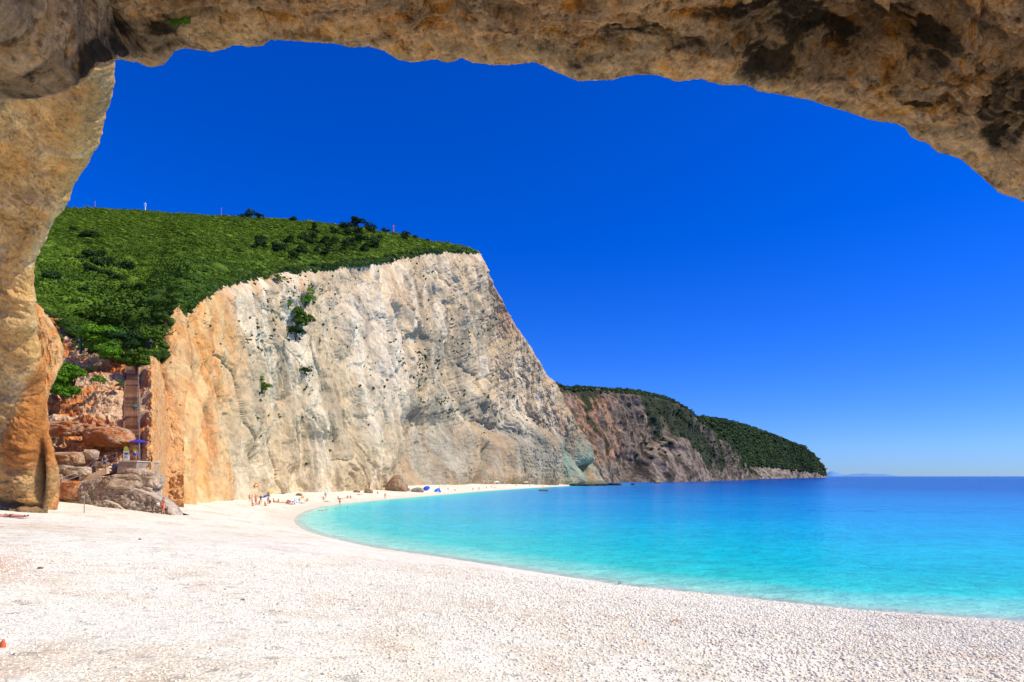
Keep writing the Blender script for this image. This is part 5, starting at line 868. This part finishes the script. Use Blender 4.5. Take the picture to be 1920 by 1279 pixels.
# ---- umbrellas
def umbrella(base, r, h, cols2, lab, tilt=(0, 0), group=None, n_=8, name='beach_umbrella'):
    e_ = empty(name, base, 0, lab, 'umbrella', group); e_.rotation_euler = (tilt[0], tilt[1], 0.3); a = np.linspace(0, 2*np.pi, n_*4, endpoint=False); m_ = len(a); V = []
    for q_, z_ in ((0.02, 0), (0.35, -0.06), (0.7, -0.2), (1.0, -0.40)):
        sc_ = q_*r*(1-0.06*q_*(np.cos(a*n_)*0.5+0.5)); V.append(np.stack([np.cos(a)*sc_, np.sin(a)*sc_, 0*a+h+z_*r*0.8+0.03*q_*(np.cos(a*n_)*0.5+0.5)], -1))
    top = np.concatenate(V); V = np.concatenate([top, top-np.array([0, 0, 0.02])]); k4 = 4*m_; Fc = []; fm = []
    for i in range(3):
        for j in range(m_):
            for o2, fl_ in ((0, 0), (k4, 1)):
                f_ = (o2+i*m_+j, o2+i*m_+(j+1) % m_, o2+(i+1)*m_+(j+1) % m_, o2+(i+1)*m_+j); Fc.append(f_[::-1] if fl_ else f_); fm.append((j//4) % len(cols2))
    for j in range(m_): Fc.append((3*m_+j, 3*m_+(j+1) % m_, k4+3*m_+(j+1) % m_, k4+3*m_+j)); fm.append(0)
    link('canopy', raw_mesh('canopy', V, Fc, [CM[c_] for c_ in cols2], smooth=False, fmat=fm), e_)
    MB().tube([(0, 0, -0.1), (0, 0, h+0.08)], 0.025, 8).build('pole', M_metal, e_)
    rb = MB()
    for j in range(n_): a_ = 2*np.pi*j/n_; rb.tube([(0, 0, h-0.03), (math.cos(a_)*r*0.93, math.sin(a_)*r*0.93, h-0.33*r)], 0.008, 4)
    rb.build('ribs', M_metal, e_); return e_
umbrella(at(259.5, 868, 75.5), 1.05, 2.75, ['purple'], 'purple umbrella shading the concrete platform at the foot of the stairs')
gu = 'beach umbrellas on the far sand'
for x, y, r, h, cc, tl, lab in [(502, 941, 0.75, 1.5, ['blue', 'purple'], (0.25, -0.35), 'blue umbrella over the group left of the sand bay'), (543, 945, 0.65, 0.9, ['orange', 'purple'], (0.9, -0.5), 'orange and purple umbrella lying low on the sand'), (551, 944.5, 0.6, 0.85, ['purple', 'white'], (1.0, 0.5), 'purple and white umbrella leaning beside the orange one'), (552, 940.5, 0.6, 1.1, ['cyan', 'white'], (0.7, 0.7), 'light blue umbrella tilted just behind the purple and white one'),
        (572, 939, 0.55, 1.2, ['red', 'yellow'], (0.3, -0.6), 'red and yellow umbrella beside the yellow seated bather'), (612, 933, 0.9, 1.9, ['teal', 'white'], (0.1, 0.1), 'pale teal umbrella over two bathers'), (508, 931, 0.9, 1.4, ['orange', 'yellow'], (0.2, 0.2), 'orange umbrella back by the cliff foot'), (801, 920, 1.5, 1.6, ['blue'], (0.6, -0.4), 'plain blue umbrella just right of the low grey rock'), (931, 909.5, 2.2, 2.2, ['white'], (0, 0), 'white umbrella at the far end of the beach'), (986, 909, 2.0, 2.0, ['white', 'yellow'], (0, 0), 'pale umbrella furthest right on the far sand')]:
    q = G(x, y); umbrella(q, r*0.9, h, cc, lab, tl, gu)
# tent
q = G(820, 922.5); te = empty('beach_tent', q, 0.3, 'bright blue beach tent on the far sand', 'tent'); w_, h_ = 1.3, 1.5
MB().add([(-w_, -1.2, 0), (w_, -1.2, 0), (w_*1.1, 1.2, 0), (-w_, 1.2, 0), (-w_*0.5, 0, h_*0.7), (w_*0.5, 0, h_)], [(0, 1, 5, 4), (2, 3, 4, 5), (0, 4, 3), (1, 2, 5), (0, 3, 2, 1)]).build('canvas', CM['blue'], te); MB().add([(-0.5, -1.23, 0.02), (0.6, -1.23, 0.02), (0.2, -0.62, 1.1)], [(0, 1, 2)]).build('door_flap', CM['cyan'], te); MB().tube([(0.9, 0, 0), (0.9, 0, 2.3)], 0.05).build('pole', M_metal, te)
# ---- bathers: three body meshes shared by all
JS2 = pose(STAND, elR=(0.32, -0.02, 1.16), wrR=(0.3, -0.18, 1.3), knL=(-0.14, -0.1, 0.48))
BODY = {k: skin_mesh('body', figure(J_, False), M_skin, sub=1) for k, J_ in (('stand', STAND), ('stand2', JS2), ('sit', SIT), ('lie', LIE))}
JJ = {'stand': STAND, 'stand2': JS2, 'sit': SIT, 'lie': LIE}
HAIRM = {k: hair_mesh(J_, 0.1) for k, J_ in JJ.items()}; SWM = {(k, c_): swimwear(J_, CM[c_], 'swimwear', 0.25) for k, J_ in JJ.items() for c_ in ('black', 'blue', 'red', 'white', 'orange', 'pink')}
SH = {(k, c_): shirt(JJ[k], CM[c_]) for k in ('stand', 'stand2', 'sit') for c_ in ('yellow', 'white', 'black')}
def bather(x, y, ps, c_, rz, lab, group, sh=None, dz=0.0, water=False):
    q = G(x, y) if not water else at(x, y, CZ*F/(y-HOR)); q = q+np.array([0, 0, dz]); e_ = empty('person', q, rz, lab, 'person', group); link('body', BODY[ps], e_); link('hair', HAIRM[ps], e_); link('swimwear', SWM[(ps, c_)], e_)
    if sh: link('shirt', SH[(ps, sh)], e_)
    return e_
g1_ = 'bathers on the beach'
BL = [(468, 942, 'stand', 'black', 0.3, 'bather standing at the left end of the main group in black', None), (473, 943, 'stand2', 'white', -0.5, 'bather in a white shirt standing second from the left of the main group', 'white'), (479, 942, 'stand2', 'pink', 0.6, 'bather in pink standing left of the middle of the main group', None), (480, 947.5, 'stand', 'red', 0, 'bather in red standing nearest the viewer in the main group', None), (474, 949, 'sit', 'red', 0.4, 'bather sitting in front at the left end of the main group', None), (489, 944, 'stand', 'black', 0.2, 'tall bather in a black shirt by the blue umbrella', 'black'),
      (486, 947, 'sit', 'blue', -0.6, 'bather in blue sitting under the left side of the blue umbrella', None), (497, 948.5, 'sit', 'red', 0.8, 'bather in red sitting in front of the blue umbrella', None), (503, 946, 'stand2', 'pink', -0.3, 'bather in pink standing right of the blue umbrella pole', None), (506, 944.5, 'sit', 'black', 0.2, 'bather in a black shirt sitting right of the blue umbrella', 'black'), (513, 942, 'sit', 'red', 1.0, 'bather in red sitting between the blue and orange umbrellas', None), (522, 943, 'sit', 'black', -0.9, 'bather sitting upright alone in the gap before the orange umbrella', None), (530, 943.5, 'lie', 'orange', 0.1, 'bather in orange lying on the sand left of the orange umbrella', None),
      (539, 945, 'sit', 'orange', 0.5, 'bather sitting under the orange and purple umbrella', None), (546, 946.5, 'lie', 'black', 0.2, 'bather lying in the shade between the purple umbrellas', None), (561, 940, 'sit', 'pink', 0.3, 'bather in pink sitting between the light blue and red umbrellas', None), (565, 944, 'lie', 'blue', 0.0, 'bather in blue lying flat in front of the red and yellow umbrella', None), (576, 940.5, 'sit', 'red', -0.3, 'bather in a yellow shirt sitting under the red and yellow umbrella', 'yellow'), (606, 937, 'sit', 'red', 0.8, 'bather in red sitting left of the teal umbrella pole', None), (610, 935, 'stand', 'black', 0.1, 'bather in black standing under the teal umbrella', None), (612, 941.5, 'lie', 'red', 0.1, 'bather in red lying near the water below the teal umbrella', None),
      (634, 936, 'sit', 'pink', 0.8, 'bather in pink sitting right of the teal umbrella', None), (640, 936, 'lie', 'red', 0.1, 'bather in red lying just right of the one in pink', None), (652, 935, 'sit', 'black', -0.8, 'bather in black sitting nearest the water in the middle of the beach', None), (657, 934.5, 'sit', 'orange', 0.5, 'bather in orange sitting beside the one in black in mid beach', None), (674, 928, 'lie', 'red', 0.1, 'bather in red lying below the small brown boulder', None), (708, 926, 'sit', 'black', 0.3, 'bather in black sitting below the big pointed boulder', None), (722, 935, 'stand', 'red', 0.2, 'bather in red wading at the shore below the big boulder', None),
      (637, 948, 'stand', 'black', 0.4, 'bather in black standing in the shallows of the bay', None), (840, 918, 'sit', 'black', 0.5, 'bather in black sitting right of the blue tent', None), (853, 920.5, 'sit', 'red', 0.3, 'bather in red sitting between the blue tent and the far bathers', None), (887, 918.5, 'sit', 'red', -0.4, 'bather in red sitting alone at the middle of the far sand', None), (898, 920.3, 'stand', 'pink', 0.2, 'bather in pink standing at the far waterline', None), (912, 915.5, 'sit', 'black', 0.2, 'bather in black sitting on the far sand, left of the pair', None), (921, 914, 'sit', 'red', 0.2, 'bather in red, left one of the far pair', None), (928, 914, 'lie', 'black', 0.2, 'bather in black lying, right one of the far pair', None),
      (946, 909.5, 'stand', 'white', 0.2, 'bather in a white shirt standing against the far cliff foot', 'white'), (968, 911, 'sit', 'red', 0.2, 'bather in red sitting at the cliff foot near the far end', None), (993, 911.8, 'sit', 'black', 0.2, 'bather in black sitting near the pale umbrella at the far end', None), (1018, 912.3, 'sit', 'orange', 0.2, 'bather in orange sitting near the end of the sand', None), (1031, 912.5, 'stand', 'black', 0.2, 'bather in black standing last at the end of the sand', None)]
for x, y, ps, c_, rz, lab, sh in BL: bather(x, y, ps, c_, rz, lab, g1_, sh)
gw_ = 'swimmers in the bay'
for x, y, c_, lab in [(612, 956.5, 'black', 'swimmer with dark hair nearest the shore in pale water'), (630, 954.5, 'blue', 'swimmer left of the standing wader in the shallows'), (652, 952.5, 'black', 'swimmer right of the standing wader in the shallows'), (702, 942.5, 'black', 'swimmer in turquoise water below the small boulder'), (733, 940.5, 'red', 'swimmer in deeper blue below the big boulder'), (802, 933.5, 'black', 'swimmer furthest right close to the far shore')]:
    e_ = bather(x, y, 'stand', c_, 0.5, lab, gw_, None, -1.38, True)
e_ = bather(604, 957.5, 'lie', 'pink', 0.1, 'swimmer floating on the back at the pale edge of the bay', gw_, None, -0.09, True)
q = cliff_pt(478, 909); fl_ = empty('rescue_ring', q+np.array([0.5, -0.3, 0]), 0, 'small orange ring hanging on the foot of the cliff above the bathers', 'ring'); a = np.linspace(0, 2*np.pi, 19); MB().tube([(math.cos(t_)*0.42, 0, math.sin(t_)*0.42) for t_ in a], 0.13, 8).build('float', CM['orange'], fl_, True); MB().tube([(math.cos(t_)*0.56, -0.02, math.sin(t_)*0.56) for t_ in a], 0.02, 6).build('rope', CM['white'], fl_)
